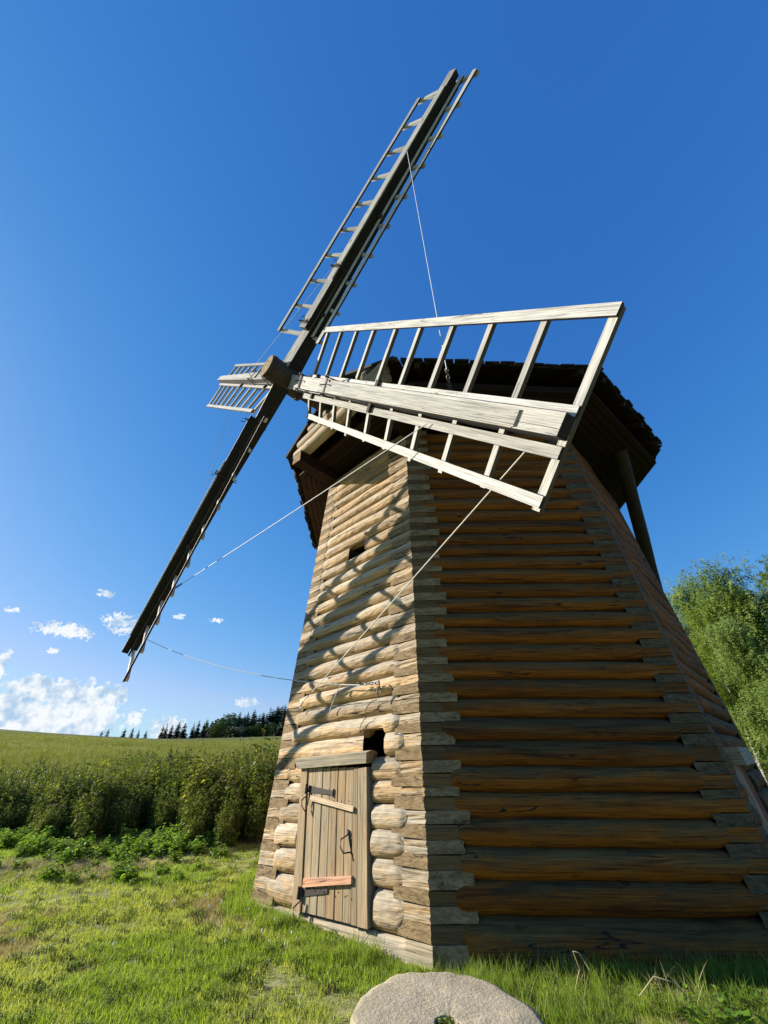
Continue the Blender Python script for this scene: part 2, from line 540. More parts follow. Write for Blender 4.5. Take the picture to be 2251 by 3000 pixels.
M_WIRE = plain('steel_cable', (.55, .55, .54, 1), .6, .2, 200)
M_CHAIN = plain('galvanised_chain', (.10, .09, .08, 1), .6, .5, 80)

# ------------------------------------------------------------------ ground
GD = np.array([-0.45, 0.893])


def gz(x, y):
    d = x * GD[0] + y * GD[1]
    z = np.interp(d, [-60, 0, 4.2, 6.6, 12, 22, 148, 160, 230, 600, 1500],
                  [-1.0, -.02, -.02, .03, .24, .74, 8.10, 8.3, 1.5, -12, -60])
    bump = .035 * np.sin(x * 1.3 + 1) * np.cos(y * 1.1 + .4) + .02 * np.sin(x * 3.1 + y * 2.2)
    far = np.clip((np.hypot(x, y) - 20) / 60, 0, 1)
    roll = far * (.5 * np.sin(x * .035 + .7) + .35 * np.sin(y * .05 + x * .02))
    side = np.clip(x * -0.893 + y * -0.45, 0, 120)
    roll = roll + far * side * .045
    return z + bump * np.clip((np.hypot(x - 1.9, y - 8.5) - 4.6) / 1.5, .2, 1) + roll


def build_ground():
    rr = np.concatenate([np.linspace(0.3, 16, 80), np.geomspace(16.6, 1500, 70)])
    na = 300
    V, F = [(0.0, 0.0, float(gz(0., 0.)))], []
    for r in rr:
        a = np.linspace(0, 2 * np.pi, na, endpoint=False)
        x, y = r * np.cos(a), r * np.sin(a)
        z = gz(x, y)
        V += list(zip(x.tolist(), y.tolist(), z.tolist()))
    for k in range(na):
        F.append((0, 1 + k, 1 + (k + 1) % na))
    for i in range(len(rr) - 1):
        for k in range(na):
            a, b = 1 + i * na + k, 1 + i * na + (k + 1) % na
            F.append((a, a + na, b + na, b))
    me = bpy.data.meshes.new('ground')
    me.from_pydata(V, [], F)
    me.polygons.foreach_set('use_smooth', [True] * len(F))
    mt, t, out = new_mat('meadow_ground')
    L = t.links
    b = t.nodes.new('ShaderNodeBsdfPrincipled')
    L.new(b.outputs[0], out.inputs['Surface'])
    g = t.nodes.new('ShaderNodeNewGeometry')
    P = g.outputs['Position']
    big = noise_node(t, P, .35, 5, .6)
    fine = noise_node(t, P, 9, 6, .65)
    vfine = noise_node(t, P, 60, 4, .7)
    near = ramp_node(t, fine, [(.3, (.14, .16, .045, 1)), (.5, (.24, .25, .085, 1)), (.7, (.36, .33, .17, 1))])
    # the mown hill field: long soft bands
    mp = t.nodes.new('ShaderNodeMapping'); mp.inputs['Scale'].default_value = (.008, .10, .0)
    mp.inputs['Rotation'].default_value = (0, 0, R_(-10))
    L.new(P, mp.inputs['Vector'])
    bands = noise_node(t, mp.outputs[0], 1.4, 5, .55)
    hill = ramp_node(t, bands, [(.30, (.08, .095, .018, 1)), (.44, (.14, .16, .030, 1)), (.49, (.07, .065, .020, 1)), (.54, (.155, .165, .036, 1)), (.66, (.19, .165, .055, 1)), (.75, (.12, .14, .028, 1))])
    hill = mixc(t, .55, hill, ramp_node(t, noise_node(t, P, 1.1, 6, .7), [(.35, (.55, .6, .5, 1)), (.65, (1.15, 1.12, 1.05, 1))]), 'MULTIPLY')
    hill = mixc(t, .5, hill, ramp_node(t, noise_node(t, P, 7, 4, .7), [(.35, (.5, .55, .45, 1)), (.65, (1.15, 1.12, 1.05, 1))]), 'MULTIPLY')
    ln = t.nodes.new('ShaderNodeVectorMath'); ln.operation = 'LENGTH'
    L.new(P, ln.inputs[0])
    fd = nmath(t, 'DIVIDE', nmath(t, 'SUBTRACT', ln.outputs['Value'], 14), 12, clamp=True)
    c = mixc(t, fd, near, hill)
    L.new(c, b.inputs['Base Color'])
    b.inputs['Roughness'].default_value = .95
    b.inputs['Specular IOR Level'].default_value = .1
    bp = t.nodes.new('ShaderNodeBump')
    bp.inputs['Strength'].default_value = .8
    bp.inputs['Distance'].default_value = .05
    L.new(nmath(t, 'ADD', fine, nmath(t, 'MULTIPLY', vfine, .4)), bp.inputs['Height'])
    L.new(bp.outputs[0], b.inputs['Normal'])
    me.materials.append(mt)
    o = bpy.data.objects.new('ground', me)
    COL.objects.link(o)
    tag(o, kind='structure')


build_ground()

# ------------------------------------------------------------------ the mill tower
TOPZ = 6.45
CB = [[-1.713, 6.461], [0.319, 4.696], [3.484, 4.659], [6.006, 7.489], [5.656, 10.561], [3.235, 12.592], [0.083, 12.371], [-2.079, 9.884]]
CT = [[-1.156, 6.785], [0.416, 5.294], [3.247, 5.259], [5.383, 7.656], [5.087, 10.258], [3.036, 11.979], [0.366, 11.792], [-1.466, 9.685]]
ZO = [-.09, 0.0, -.065, -.07, -.08, -.08, -.08, -.09]
AX = Vector((1.932, 8.581, 0))


def corner(i, z):
    i %= 8
    a, b = CB[i], CT[i]
    k = z / 6.4
    return Vector((a[0] + (b[0] - a[0]) * k, a[1] + (b[1] - a[1]) * k, z))


WALL = []
for i in range(8):
    p0, p1 = corner(i, 0), corner(i + 1, 0)
    h = (p1 - p0).normalized()
    inw = Vector((-h.y, h.x, 0))
    if (AX - p0).dot(inw) < 0: inw = -inw
    WALL.append((p0, h, inw))


def cot_ext(i):
    """cotangent of the turning angle at corner i"""
    h0, h1 = WALL[(i - 1) % 8][1], WALL[i % 8][1]
    c = h0.dot(h1); s = abs(h0.x * h1.y - h0.y * h1.x)
    return c / s


def wpos(i, s, z, d):
    """point on wall i: s metres along from its left base corner, height z, d metres inwards"""
    p0, h, inw = WALL[i]
    A, B = corner(i, z), corner(i + 1, z)
    sa, sb = (A - p0).dot(h), (B - p0).dot(h)
    f = (s - sa) / (sb - sa)
    fz = min(1, max(0, f))
    zo = ZO[i] * (1 - fz) + ZO[(i + 1) % 8] * fz
    X = A + (B - A) * f
    X = X + inw * d
    X.z = z + zo
    return X


def srange(i, z):
    p0, h, inw = WALL[i]
    return (corner(i, z) - p0).dot(h), (corner(i + 1, z) - p0).dot(h)


ZB = [0.0, 0.158, 0.277, 0.387, 0.486, 0.62, 0.727, 0.831, 0.946, 1.052, 1.159, 1.239, 1.356, 1.468, 1.6, 1.72, 1.818, 1.919, 2.016, 2.12, 2.23, 2.327, 2.424, 2.515, 2.625, 2.734, 2.841, 2.947, 3.037]
while ZB[-1] < TOPZ:
    ZB.append(ZB[-1] + .109 * rng.uniform(.86, 1.14))
ZB[0] = -.16
THK = .235

mill = empty('windmill', (AX.x, AX.y, 0))
tag(mill, 'octagonal log windmill with lattice sails and a dark board cap', 'windmill')
MI = Matrix.Translation((-AX.x, -AX.y, 0))
bpy.context.view_layer.update()


def mill_part(mb, name, mats, parent=None):
    for k in range(len(mb.v)):
        mb.v[k] = MI @ Vector(mb.v[k])
    return mb.build(name, mats, parent or mill)


def log_mesh(wi, zlo, zhi, zc, rz, rd, s0=None, s1=None, clamps=(), npts=16, seed=0, sill=False, step=.34, hewn=False, rend=1, splay=0.0):
    """one wall log.  s0/s1 None: runs to the corner with a hewn tongue; else it stops blunt there"""
    mb = MB()
    zmid = (zlo + zhi) / 2
    hb = (zhi - zlo) - .006
    sa, sb = srange(wi, zmid)
    lr = random.Random(seed)
    nl, nr = .31 * lr.uniform(.80, 1.06), .31 * lr.uniform(.80, 1.06)
    e = 0.06 if not sill else .03
    secs = []          # (s, kind 0 block..1 round, skew side)
    if s0 is None:
        secs += [(sa, 0, -1), (sa + nl - .02, 0, 0), (sa + nl + .012, .75, 0), (sa + nl + e, 1, 0)]
        a = sa + nl + e
    else:
        secs += [(s0, .9, 0), (s0 + .015, 1, 0)] if True else []
        a = s0 + .03
    if s1 is None:
        tail = [(sb - nr - e, 1, 0), (sb - nr - .012, .75, 0), (sb - nr + .02, 0, 0), (sb, 0, 1)]
        bnd = sb - nr - e
    else:
        tail = [(s1 - .015, 1, 0), (s1, .9, 0)]
        bnd = s1 - .03
    n = max(1, int((bnd - a) / step))
    for k in range(1, n):
        secs.append((a + (bnd - a) * k / n, 1, 0))
    extra = []
    for (c0, c1, zl, zh) in clamps:
        for q in (c0 - .004, c0 + .004, c1 - .004, c1 + .004):
            extra.append((q, 1, 0))
    secs = sorted(secs + tail + extra, key=lambda x: x[0])
    ph1, ph2 = lr.uniform(0, 9), lr.uniform(0, 9)
    tilt = lr.uniform(-.007, .007)
    dofs = lr.uniform(-.012, .012)
    thk = THK * lr.uniform(.97, 1.22)
    if s0 is not None or s1 is not None: nl, nr = nl * .8, nr * .8
    pw = 2.7 if (s0 is not None or s1 is not None) else 2.15
    taper = lr.uniform(-.035, .035)
    N = npts
    kL = cot_ext(wi)
    kR = cot_ext(wi + 1)
    sstart = secs[0][0]
    for si, (s, w, side) in enumerate(secs):
        wob = .010 * noise.noise((s * 1.4 + ph1, ph2, 0)) * 2
        wobz = .006 * noise.noise((s * 1.7 + ph1, ph2, 5)) * 2
        rs = 1 + .11 * noise.noise((s * 1.1 + ph2, 3.3, ph1)) + taper * (s - (sa + sb) / 2) + .05 * noise.noise((s * 4.1 + ph2, 8.3, ph1))
        end_s = .985 if (w == .9) else 1.0
        for k in range(N):
            th = 2 * math.pi * k / N + math.pi / N * 0
            cx, sz = math.cos(th), math.sin(th)
            mx = max(abs(cx), abs(sz))
            bd = thk / 2 - thk / 2 * cx / mx
            bz = zmid + hb / 2 * sz / mx
            lump = 1 + .03 * noise.noise((s * 3 + ph1, cx * 1.5, sz * 1.5 + ph2)) * 2
            R = rs * lump * end_s
            sup = 1.0
            sq = (abs(cx) ** pw + abs(sz) ** pw) ** (-1 / pw)
            rdd = .105 - rd * R * cx * sq + dofs + wob
            rzz = zc + rz * (1 + (R - 1) * .5) * sz * sq + wobz + tilt * (s - sa)
            ww = min(1, w / .9) if w >= .9 else w
            if sill: ww *= .25
            d = bd * (1 - ww) + rdd * ww
            z = bz * (1 - ww) + rzz * ww
            if w < .5:
                d += .005 * noise.noise((s * 7 + ph1, cx * 3, sz * 3 + ph2)) * 2
            for (c0, c1, zl, zh) in clamps:
                if c0 < s < c1: z = min(zh, max(zl, z))
            ss = s
            if side < 0: ss = s - d * kL - lr.uniform(0, .004)
            if side > 0: ss = s + d * kR + lr.uniform(0, .004)
            if splay and s1 is not None and si >= len(secs) - 2: ss = s - max(0, d + .02) * splay
            mb.v.append(wpos(wi, ss, z, d))
        if si:
            b0 = (si - 1) * N
            flat_seg = secs[si - 1][1] < .5 and w < .5
            for k in range(N):
                k2 = (k + 1) % N
                va, vb = k / N * .7, (k + 1) / N * .7
                u0, u1 = secs[si - 1][0] - sstart, s - sstart
                mb.face((b0 + k, b0 + N + k, b0 + N + k2, b0 + k2),
                        [(u0, va), (u1, va), (u1, vb), (u0, vb)], 2 if (flat_seg and hewn and s < sa + 1.0) else 0, not flat_seg)
    last = (len(secs) - 1) * N
    nb = len(mb.v)
    mb.v += [mb.v[k].copy() for k in range(N)] + [mb.v[last + k].copy() for k in range(N)]
    uvc = [(math.cos(2 * math.pi * k / N) * .1, math.sin(2 * math.pi * k / N) * .1) for k in range(N)]
    mb.face([nb + k for k in range(N)], uvc, 1)
    mb.face([nb + N + k for k in range(N)][::-1], uvc[::-1], rend)
    return mb


# openings of wall 0: door (askew with the wall) and two small windows
def door_l(z): return .835 - .134 * (z - .11)
def door_r(z): return 1.99 - .10 * (z - .16)


def build_walls():
    cnt = 0
    for wi in range(8):
        par = wi % 2
        vis = wi in (0, 1, 2)
        npts = 16 if vis else 8
        mats = [M_LOG, M_END] if wi in (0, 7, 6) else [M_LOGDARK, M_END if wi == 1 else M_LOGENDDARK, M_HEWN, M_LOGENDDARK]  # lit copy on three walls, copy with painted shade on the rest
        k = par
        blocks = []
        if par == 1:
            blocks.append((-.40, -.165))
        while k + 1 < len(ZB):
            blocks.append((ZB[k], ZB[k + 1])); k += 2
        for bi, (zl, zh) in enumerate(blocks):
            mid = (zl + zh) / 2
            nxt = (blocks[bi + 1][0] + blocks[bi + 1][1]) / 2 if bi + 1 < len(blocks) else mid + .215
            prv = (blocks[bi - 1][0] + blocks[bi - 1][1]) / 2 if bi else mid - .215
            top, bot = (mid + nxt) / 2, (mid + prv) / 2
            zc, rz = (top + bot) / 2, (top - bot) / 2 + .009
            rd = .122
            sill = (wi == 0 and bi == 0)
            if sill: zc, rz = mid, (zh - zl) / 2
            kw = dict(npts=npts, seed=wi * 100 + bi, sill=sill, step=.3 if vis else .8)
            pieces = [(None, None, ())]
            if wi == 0 and not sill:
                if top < 1.60 and bi > 0 and zc < 1.47:
                    pieces = [(None, door_l(zc) - .012, ()), (door_r(zc) + .035, None, ())]
                elif abs(zc - 1.66) < .09:
                    pieces = [(None, 1.765, ()), (2.095, None, ())]
                elif abs(zc - 1.87) < .08:
                    pieces = [(None, None, ((1.74, 2.07, 1.815, 9),))]
                elif 4.36 < zc < 4.62 and not build_walls.__dict__.get('w1'):
                    build_walls.w1 = zc
                    pieces = [(None, 1.13, ()), (1.48, None, ())]
            if wi == 2 and .12 < zc < 1.50:
                pieces = [(None, .50, ()), (1.75, None, ())]
            for (a, b, cl) in pieces:
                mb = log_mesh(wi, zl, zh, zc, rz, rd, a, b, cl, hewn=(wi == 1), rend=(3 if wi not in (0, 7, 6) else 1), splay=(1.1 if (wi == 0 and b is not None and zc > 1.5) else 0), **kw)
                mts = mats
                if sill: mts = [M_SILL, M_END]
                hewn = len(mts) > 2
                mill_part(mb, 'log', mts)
                cnt += 1
    return cnt


nlogs = build_walls()

# dark plank lining behind the window openings (the inside of the mill room)


def wall_box(wi, s0, s1, z0, z1, d0, d1, mats, name, parent=None, skew=None, along='z'):
    mb = MB()
    sk = skew or (0, 0)
    c = []
    for k in range(8):
        if along == 'z':
            z = z1 if k & 1 else z0
            s = s1 if k & 2 else s0
        else:
            s = s1 if k & 1 else s0
            z = z1 if k & 2 else z0
        d = d1 if k & 4 else d0
        s2 = s + sk[0] * (z - (z0)) if along == 'z' else s
        z2 = z + (sk[1] * (s - s0))
        c.append(wpos(wi, s2, z2 - (ZO[wi] * (1 - s2 / 2.69) if wi == 0 else 0), d))
    mb.box8(c, uofs=rng.uniform(0, 5))
    return mill_part(mb, name, mats, parent)


# ------------------------------------------------------------------ front door (wall 0)
def quad_board(wi, bl, br, tl, tr, d0, d1, mats, name, parent=None, along='z'):
    """board on a wall from four (s,z) corners; heights are true heights"""
    mb = MB()

    def P(q, d):
        zo = ZO[wi] * (1 - q[0] / 2.69) if wi == 0 else ZO[2]
        return wpos(wi, q[0], q[1] - zo, d)
    if along == 'z':
        order = (bl, tl, br, tr)
    else:
        order = (bl, br, tl, tr)
    c = [P(order[k & 3], d1 if k & 4 else d0) for k in range(8)]
    mb.box8(c, uofs=rng.uniform(0, 5))
    return mill_part(mb, name, mats, parent)


def build_door():
    door = quad_board(0, (.90, .125), (1.90, .165), (.76, 1.39), (1.80, 1.40), .055, .10, [M_DOOR], 'door')
    # joints: s at top (z 1.376) and bottom (z .16)
    top = [.803, 1.09, 1.368, 1.635, 1.712, 1.867]
    bot = [1.000, 1.240, 1.500, 1.745, 1.840, 1.991]
    top0, bot0 = .666, .840

    def plank(a0, a1, b0, b1, d0, d1, name, par):
        g = .009
        return quad_board(0, (b0 + g, .115 + .035 * (b0 - .84) / 1.15), (b1 - g, .115 + .035 * (b1 - .84) / 1.15), (a0 + g, 1.395), (a1 - g, 1.41), d0, d1, [M_DOOR], name, par)
    plank(top0, top[0], bot0, bot[0], -.045, .08, 'door_post', mill)
    leafs = [(0, 1), (1, 2), (2, 3)]
    for a, b in leafs:
        # every leaf plank is two narrower boards tightly joined
        ma, mbm = (top[a] + top[b]) / 2, (bot[a] + bot[b]) / 2
        dd = rng.uniform(-.004, .004)
        plank(top[a], ma + .003, bot[a], mbm + .003, -.028 + dd, .05, 'plank', door)
        dd2 = dd + rng.uniform(-.003, .003)
        plank(ma - .003, top[b], mbm - .003, bot[b], -.028 + dd2, .05, 'plank', door)
    plank(top[3], top[4], bot[3], bot[4], -.036, .05, 'plank', door)
    plank(top[4], top[5], bot[4], bot[5], -.045, .08, 'door_post', mill)
    # lintel with a chamfered underside and flared ends
    mb = MB()
    zo = lambda s: ZO[0] * (1 - s / 2.69)
    prof = [(1.392, -.045), (1.395, -.085), (1.500, -.115), (1.520, -.02), (1.50, .08), (1.395, .08)]
    secs = [(.64, 0, .035), (.66, 0, 0), (1.25, 0, 0), (1.86, 0, 0), (1.885, 0, .03)]
    n = len(prof)
    for si, (s, _, fl) in enumerate(secs):
        for (z, d) in prof:
            rise = (s - .64) * .042
            ss = s + (-.045 if s < 1 else .03) * (z - 1.39) / .12
            mb.v.append(wpos(0, ss, z + rise - zo(s), d))
        if si:
            for k in range(n):
                k2 = (k + 1) % n
                u0, u1 = secs[si - 1][0], s
                mb.face(((si - 1) * n + k, (si - 1) * n + k2, si * n + k2, si * n + k), [(u0, k * .1), (u0, k * .1 + .1), (u1, k * .1 + .1), (u1, k * .1)])
    mb.face(list(range(n))[::-1], [(k * .05, 0) for k in range(n)], 1)
    mb.face([(len(secs) - 1) * n + k for k in range(n)], [(k * .05, .1) for k in range(n)], 1)
    mill_part(mb, 'lintel', [M_LINTEL, M_END])
    # two nailed slats
    quad_board(0, (.945, 1.075), (1.70, 1.000), (.935, 1.125), (1.705, 1.045), -.062, -.03, [M_SLAT], 'slat', door, along='s')
    quad_board(0, (1.00, .315), (1.745, .430), (1.00, .385), (1.742, .490), -.062, -.03, [M_SLATRED], 'slat', door, along='s')

    def wp(s, z, d):
        return wpos(0, s, z - zo(s), d)
    # strap hinges with their hanging rings
    for (s0, z0, s1, z1, tip) in ((.865, 1.185, 1.33, 1.155, .03), (.965, .265, 1.385, .330, 0)):
        mb = MB()
        a, b = .034, .018
        c = []
        for k in range(8):
            s, z, hw = (s1, z1, b) if k & 1 else (s0, z0, a)
            c.append(wp(s, z + (hw if k & 2 else -hw), -.030 if k & 4 else -.040))
        mb.box8(c)
        mb.tube([wp(s0 - .01, z0 - .05, -.062), wp(s0 - .01, z0 + .05, -.062)], .020, 8)
        if tip:
            mb.tube([wp(s1, z1 - .04, -.04), wp(s1, z1 + .04, -.04)], .009, 6)
        h = mill_part(mb, 'hinge', [M_IRON], door)
        mb = MB()
        x, z = s0 + .02, z0 - .05
        pts = [wp(x + .025, z, -.07), wp(x - .045, z - .06, -.10), wp(x - .035, z - .11, -.10), wp(x + .02, z - .165, -.085), wp(x + .045, z - .10, -.07), wp(x + .04, z, -.065)]
        mb.tube(pts, .0075, 6)
        mill_part(mb, 'hook', [M_IRON], door)
    # nail heads along the battens
    mb = MB()
    for zz in (.34, 1.08):
        for s_ in (1.02, 1.16, 1.30, 1.44, 1.58, 1.70):
            c = wp(s_ - .10 * (zz - .34), zz + rng.uniform(-.012, .012), -.064 if zz < .5 else -.060)
            mb.tube([c, c + Vector((.004, .005, 0))], .007, 6)
    mill_part(mb, 'nail', [M_IRON], door)
    # pull handle
    mb = MB()
    pts = [wp(1.640, .835, -.03), wp(1.640, .80, -.06), wp(1.585, .765, -.095), wp(1.590, .70, -.10), wp(1.630, .655, -.085), wp(1.69, .665, -.05), wp(1.715, .645, -.03)]
    mb.tube(pts, .0075, 6)
    mb.tube([wp(1.62, .84, -.034), wp(1.70, .66, -.034), wp(1.735, .60, -.034)], .010, 6)
    mill_part(mb, 'handle', [M_IRON], door)


build_door()


def build_side_door():
    # doorway of the wall to the right: pale lintel block, red-brown leaf, thin batten
    quad_board(2, (.56, 1.36), (1.80, 1.36), (.50, 1.53), (1.86, 1.53), -.13, .1, [M_LINTEL], 'lintel', along='s')
    dr = quad_board(2, (.70, -.15), (1.66, -.15), (.62, 1.36), (1.66, 1.36), .03, .09, [M_BROWN], 'side_door')
    for k in range(4):
        a = .66 + k * .25
        quad_board(2, (a, -.15), (a + .243, -.15), (a - .03, 1.36), (a + .213, 1.36), .005, .035, [M_BROWN], 'plank', dr)
    quad_board(2, (.66, -.15), (.69, -.15), (.61, 1.36), (.64, 1.36), -.04, .03, [M_SLAT], 'batten', dr)
    quad_board(2, (.50, -.15), (.62, -.15), (.50, 1.36), (.58, 1.36), .01, .10, [M_BROWN], 'door_post', None)


build_side_door()

# ------------------------------------------------------------------ cap
N_AX = Vector((0.7052, 0.7086, -0.024)).normalized()     # windshaft axis, pointing into the cap
HUB = Vector((-1.776, 4.854, 7.509))
EZ = 7.0


def polar(r, deg, z):
    return Vector((AX.x + r * math.cos(R_(deg)), AX.y + r * math.sin(R_(deg)), z))


EAVE = [Vector((-1.98, 6.62, EZ)), Vector((.31, 4.18, EZ)), Vector((3.66, 4.41, EZ)), Vector((5.95, 6.43, EZ)),
        polar(4.5, 17, EZ), polar(4.5, 62, EZ), polar(4.5, 107, EZ), polar(4.72, 150, EZ)]
APEX = Vector((AX.x, AX.y, 9.4))
GAP = Vector((-.78, 5.36, 8.0))          # gable apex


def build_cap():
    roof_mb = MB()
    # dark boarded deck under the roof boards
    def tri(a, b, c, mbx, nrm_up=True):
        i = len(mbx.v); mbx.v += [a, b, c]
        mbx.face((i, i + 1, i + 2), [(a.x, a.y), (b.x, b.y), (c.x, c.y)])
    dz = Vector((0, 0, .0))
    for k in range(1, 8):
        a, b = EAVE[k], EAVE[(k + 1) % 8]
        tri(a + (APEX - a) * .03, b + (APEX - b) * .03, APEX, roof_mb)
    rdg = APEX + (GAP - APEX) * 1.0
    ridge_in = Vector((AX.x - .6, AX.y - .7, 8.5))
    tri(EAVE[0], GAP, ridge_in, roof_mb); tri(EAVE[0], ridge_in, APEX, roof_mb)
    tri(EAVE[1], ridge_in, GAP, roof_mb); tri(EAVE[1], APEX, ridge_in, roof_mb)
    roof = mill_part(roof_mb, 'roof', [M_CAP])
    # roof boards, running down the slope, eave ends uneven
    def slope_boards(e0, e1, t0, t1, out):
        L = (e1 - e0).length
        n = max(2, int(L / .25))
        nrm = (e1 - e0).cross(t0 - e0).normalized()
        if nrm.z < 0: nrm = -nrm
        for layer in (0, 1):
            for k in range(n + layer):
                f0 = max(0, (k - .5 * layer) / n); f1 = min(1, (k + 1 - .5 * layer) / n)
                if f1 - f0 < .02: continue
                g = .012 / L
                j = rng.uniform(-.03, .035) + (.02 if layer else -.02)
                lift = .018 + layer * .034 + rng.uniform(0, .010)
                top_f = .97 if layer else .985
                A0 = e0.lerp(e1, f0 + g); A1 = e0.lerp(e1, f1 - g)
                T0 = t0.lerp(t1, f0 + g * .5); T1 = t0.lerp(t1, f1 - g * .5)
                dn0, dn1 = (A0 - T0).normalized(), (A1 - T1).normalized()
                A0 = A0 + dn0 * j; A1 = A1 + dn1 * (j + rng.uniform(-.02, .02))
                T0 = A0.lerp(T0, top_f); T1 = A1.lerp(T1, top_f)
                c = []
                for q in range(8):
                    p = (T0 if q & 1 else A0) if not q & 2 else (T1 if q & 1 else A1)
                    c.append(p + nrm * (lift + (.026 if q & 4 else 0)))
                mb = MB(); mb.box8(c, uofs=rng.uniform(0, 4))
                mill_part(mb, 'roof_board', [M_ROOF], roof)
    for k in range(1, 8):
        a, b = EAVE[k], EAVE[(k + 1) % 8]
        ta = a.lerp(APEX, .985); tb = b.lerp(APEX, .985)
        slope_boards(a, b, ta, tb, .06)
    # the two little slopes over the windshaft gable
    over = -Vector((N_AX.x, N_AX.y, 0)) * .10
    for e, sgn in ((EAVE[0], 1), (EAVE[1], -1)):
        g0, g1 = GAP + over, ridge_in
        e0, e1 = e + over, e.lerp(APEX, .62)
        nrm = (g0 - e0).cross(g1 - e0).normalized()
        if nrm.z < 0: nrm = -nrm
        n = 9
        for k in range(n):
            f0, f1 = k / n, (k + 1) / n - .012
            c = []
            for q in range(8):
                f = f1 if q & 2 else f0
                lo, hi = e0.lerp(e1, f), g0.lerp(g1, f)
                p = hi if q & 1 else lo
                c.append(p + nrm * (.02 + (.03 if q & 4 else 0)))
            mb = MB(); mb.box8(c); mill_part(mb, 'roof_board', [M_ROOF], roof)
        mb = MB(); mb.beam(e0, g0, nrm, .05, .13, end_mi=0); mill_part(mb, 'verge_board', [M_ROOF], roof)

    # cap frame: cantilever beams, front logs, gable boards
    nA = -Vector((N_AX.x, N_AX.y, 0)).normalized()      # outwards over the door wall
    hA = WALL[0][1]
    mid = (corner(0, 6.4) + corner(1, 6.4)) / 2
    cl = corner(0, 6.4); cr_ = corner(1, 6.4)
    Lp = Vector((-1.68, 6.20, 6.80)); Rp = Vector((-.10, 4.46, 6.80))
    hF = (Rp - Lp).normalized()
    Rp = Lp + hF * 2.55
    # lower cantilever beams, square hewn
    for p, q in ((Lp + hF * .14, corner(0, 6.4) + hA * .10), (Lp + hF * 2.42, corner(1, 6.4) - hA * .1)):
        p = Vector((p.x, p.y, 6.555)) + nA * .16; q = Vector((q.x, q.y, 6.555)) - nA * .8
        mb = MB(); mb.beam(p, q, hF, .24, .25, end_mi=1)
        mill_part(mb, 'cantilever_beam', [M_CAP, M_END])
    # front logs, one above the other, shortening with the gable
    glen = (EAVE[1] - EAVE[0]).length
    rows = [(6.80, .125, -.10, 2.62), (7.02, .115, -.02, 2.60), (7.22, .10, .33, 2.20)]
    for zc, r, a, b in rows:
        mb = MB()
        n = 12
        cuts = [(a, b)]
        if zc > 7.1: cuts = [(a, .98), (1.60, b)]
        for (s0, s1) in cuts:
            mb = MB()
            pts = []; rd = []
            for k in range(n + 1):
                s = s0 + (s1 - s0) * k / n
                p = Lp + hF * s; p = Vector((p.x, p.y, zc)) + Vector((0, 0, .012 * noise.noise((s * 2, zc, 0))))
                pts.append(p); rd.append(r * (1 + .08 * noise.noise((s * 2.3, zc * 3, 4))))
            mb.tube(pts, rd, 12, end_mi=1, jitter=.015)
            mill_part(mb, 'gable_log', [M_GABLE, M_END])
    # gable boards above, laid like the verge, with a gap for the windshaft
    base_in = -nA * .06
    for k in range(5):
        z0 = 7.32 + k * .14
        z1 = z0 + .135
        wid = lambda z: max(.06, (8.0 - z) / (8.0 - EZ)) * glen / 2 * .92
        cen = Vector(((EAVE[0].x + EAVE[1].x) / 2, (EAVE[0].y + EAVE[1].y) / 2, 0)) - nA * .16
        segs = [(-1, 1)]
        w0, w1 = wid(z0), wid(z1)
        if z0 < 7.70:
            segs = [(-1, -.30 / w0), (.30 / w0, 1)]
        for (a, b) in segs:
            mb = MB(); c = []
            for q in range(8):
                f = b if q & 1 else a
                z = z1 if q & 2 else z0
                w = w1 if q & 2 else w0
                p = cen + hF * (f * (w if abs(f) == 1 else w0)); p.z = z
                c.append(p + nA * (.022 + (.02 if k % 2 else 0) if q & 4 else 0))
            mb.box8(c); mill_part(mb, 'gable_board', [M_GABLE])
    # soffit: boards from the wall head out under the eaves, parallel to each wall
    soff = MB()
    ctr = Vector((AX.x, AX.y, 6.70))
    ring = [Vector((e.x, e.y, 6.70)).lerp(ctr, .045) for e in EAVE]
    for k in range(8):
        a, b = ring[k], ring[(k + 1) % 8]
        i = len(soff.v); soff.v += [a, b, ctr.copy()]
        soff.face((i, i + 1, i + 2), [(a.x, a.y), (b.x, b.y), (ctr.x, ctr.y)])
    sf = mill_part(soff, 'soffit', [M_CAP])
    for k in range(8):
        a, b = ring[k], ring[(k + 1) % 8]
        for j in range(8):
            f0, f1 = j * .030, (j + 1) * .030 - .0025
            f0 += .002
            c = []
            for q in range(8):
                f = f1 if q & 2 else f0
                p = (b if q & 1 else a).lerp(ctr, f)
                inset = .0
                c.append(p + Vector((0, 0, -.012 - rng.uniform(0, .006) if not q & 4 else -.040)))
            mb = MB(); mb.box8(c, uofs=rng.uniform(0, 4)); mill_part(mb, 'soffit_board', [M_CAP], sf)
    # fascia logs carrying the rafters and the low cap wall up to the roof
    for k in range(1, 8):
        a, b = ring[k], ring[(k + 1) % 8]
        a2, b2 = a.lerp(ctr, .05), b.lerp(ctr, .05)
        mb = MB()
        mb.tube([Vector((a2.x, a2.y, 6.84)), Vector((a2.lerp(b2, .5).x, a2.lerp(b2, .5).y, 6.845)), Vector((b2.x, b2.y, 6.84))], .125, 10, end_mi=1, jitter=.02)
        mill_part(mb, 'cap_ring_log', [M_CAP, M_ENDDARK])
    # rafters seen under the eaves
    for k in range(1, 8):
        a, b = EAVE[k], EAVE[(k + 1) % 8]
        for j in range(4):
            f = (j + .3) / 3.6
            e = a.lerp(b, f); t = e.lerp(APEX, .4)
            mb = MB(); mb.beam(e + Vector((0, 0, -.05)), t + Vector((0, 0, -.05)), (b - a), .08, .09)
            mill_part(mb, 'rafter', [M_CAP], roof)
    # tail brace: the long log from the cap down to the ground behind
    mb = MB()
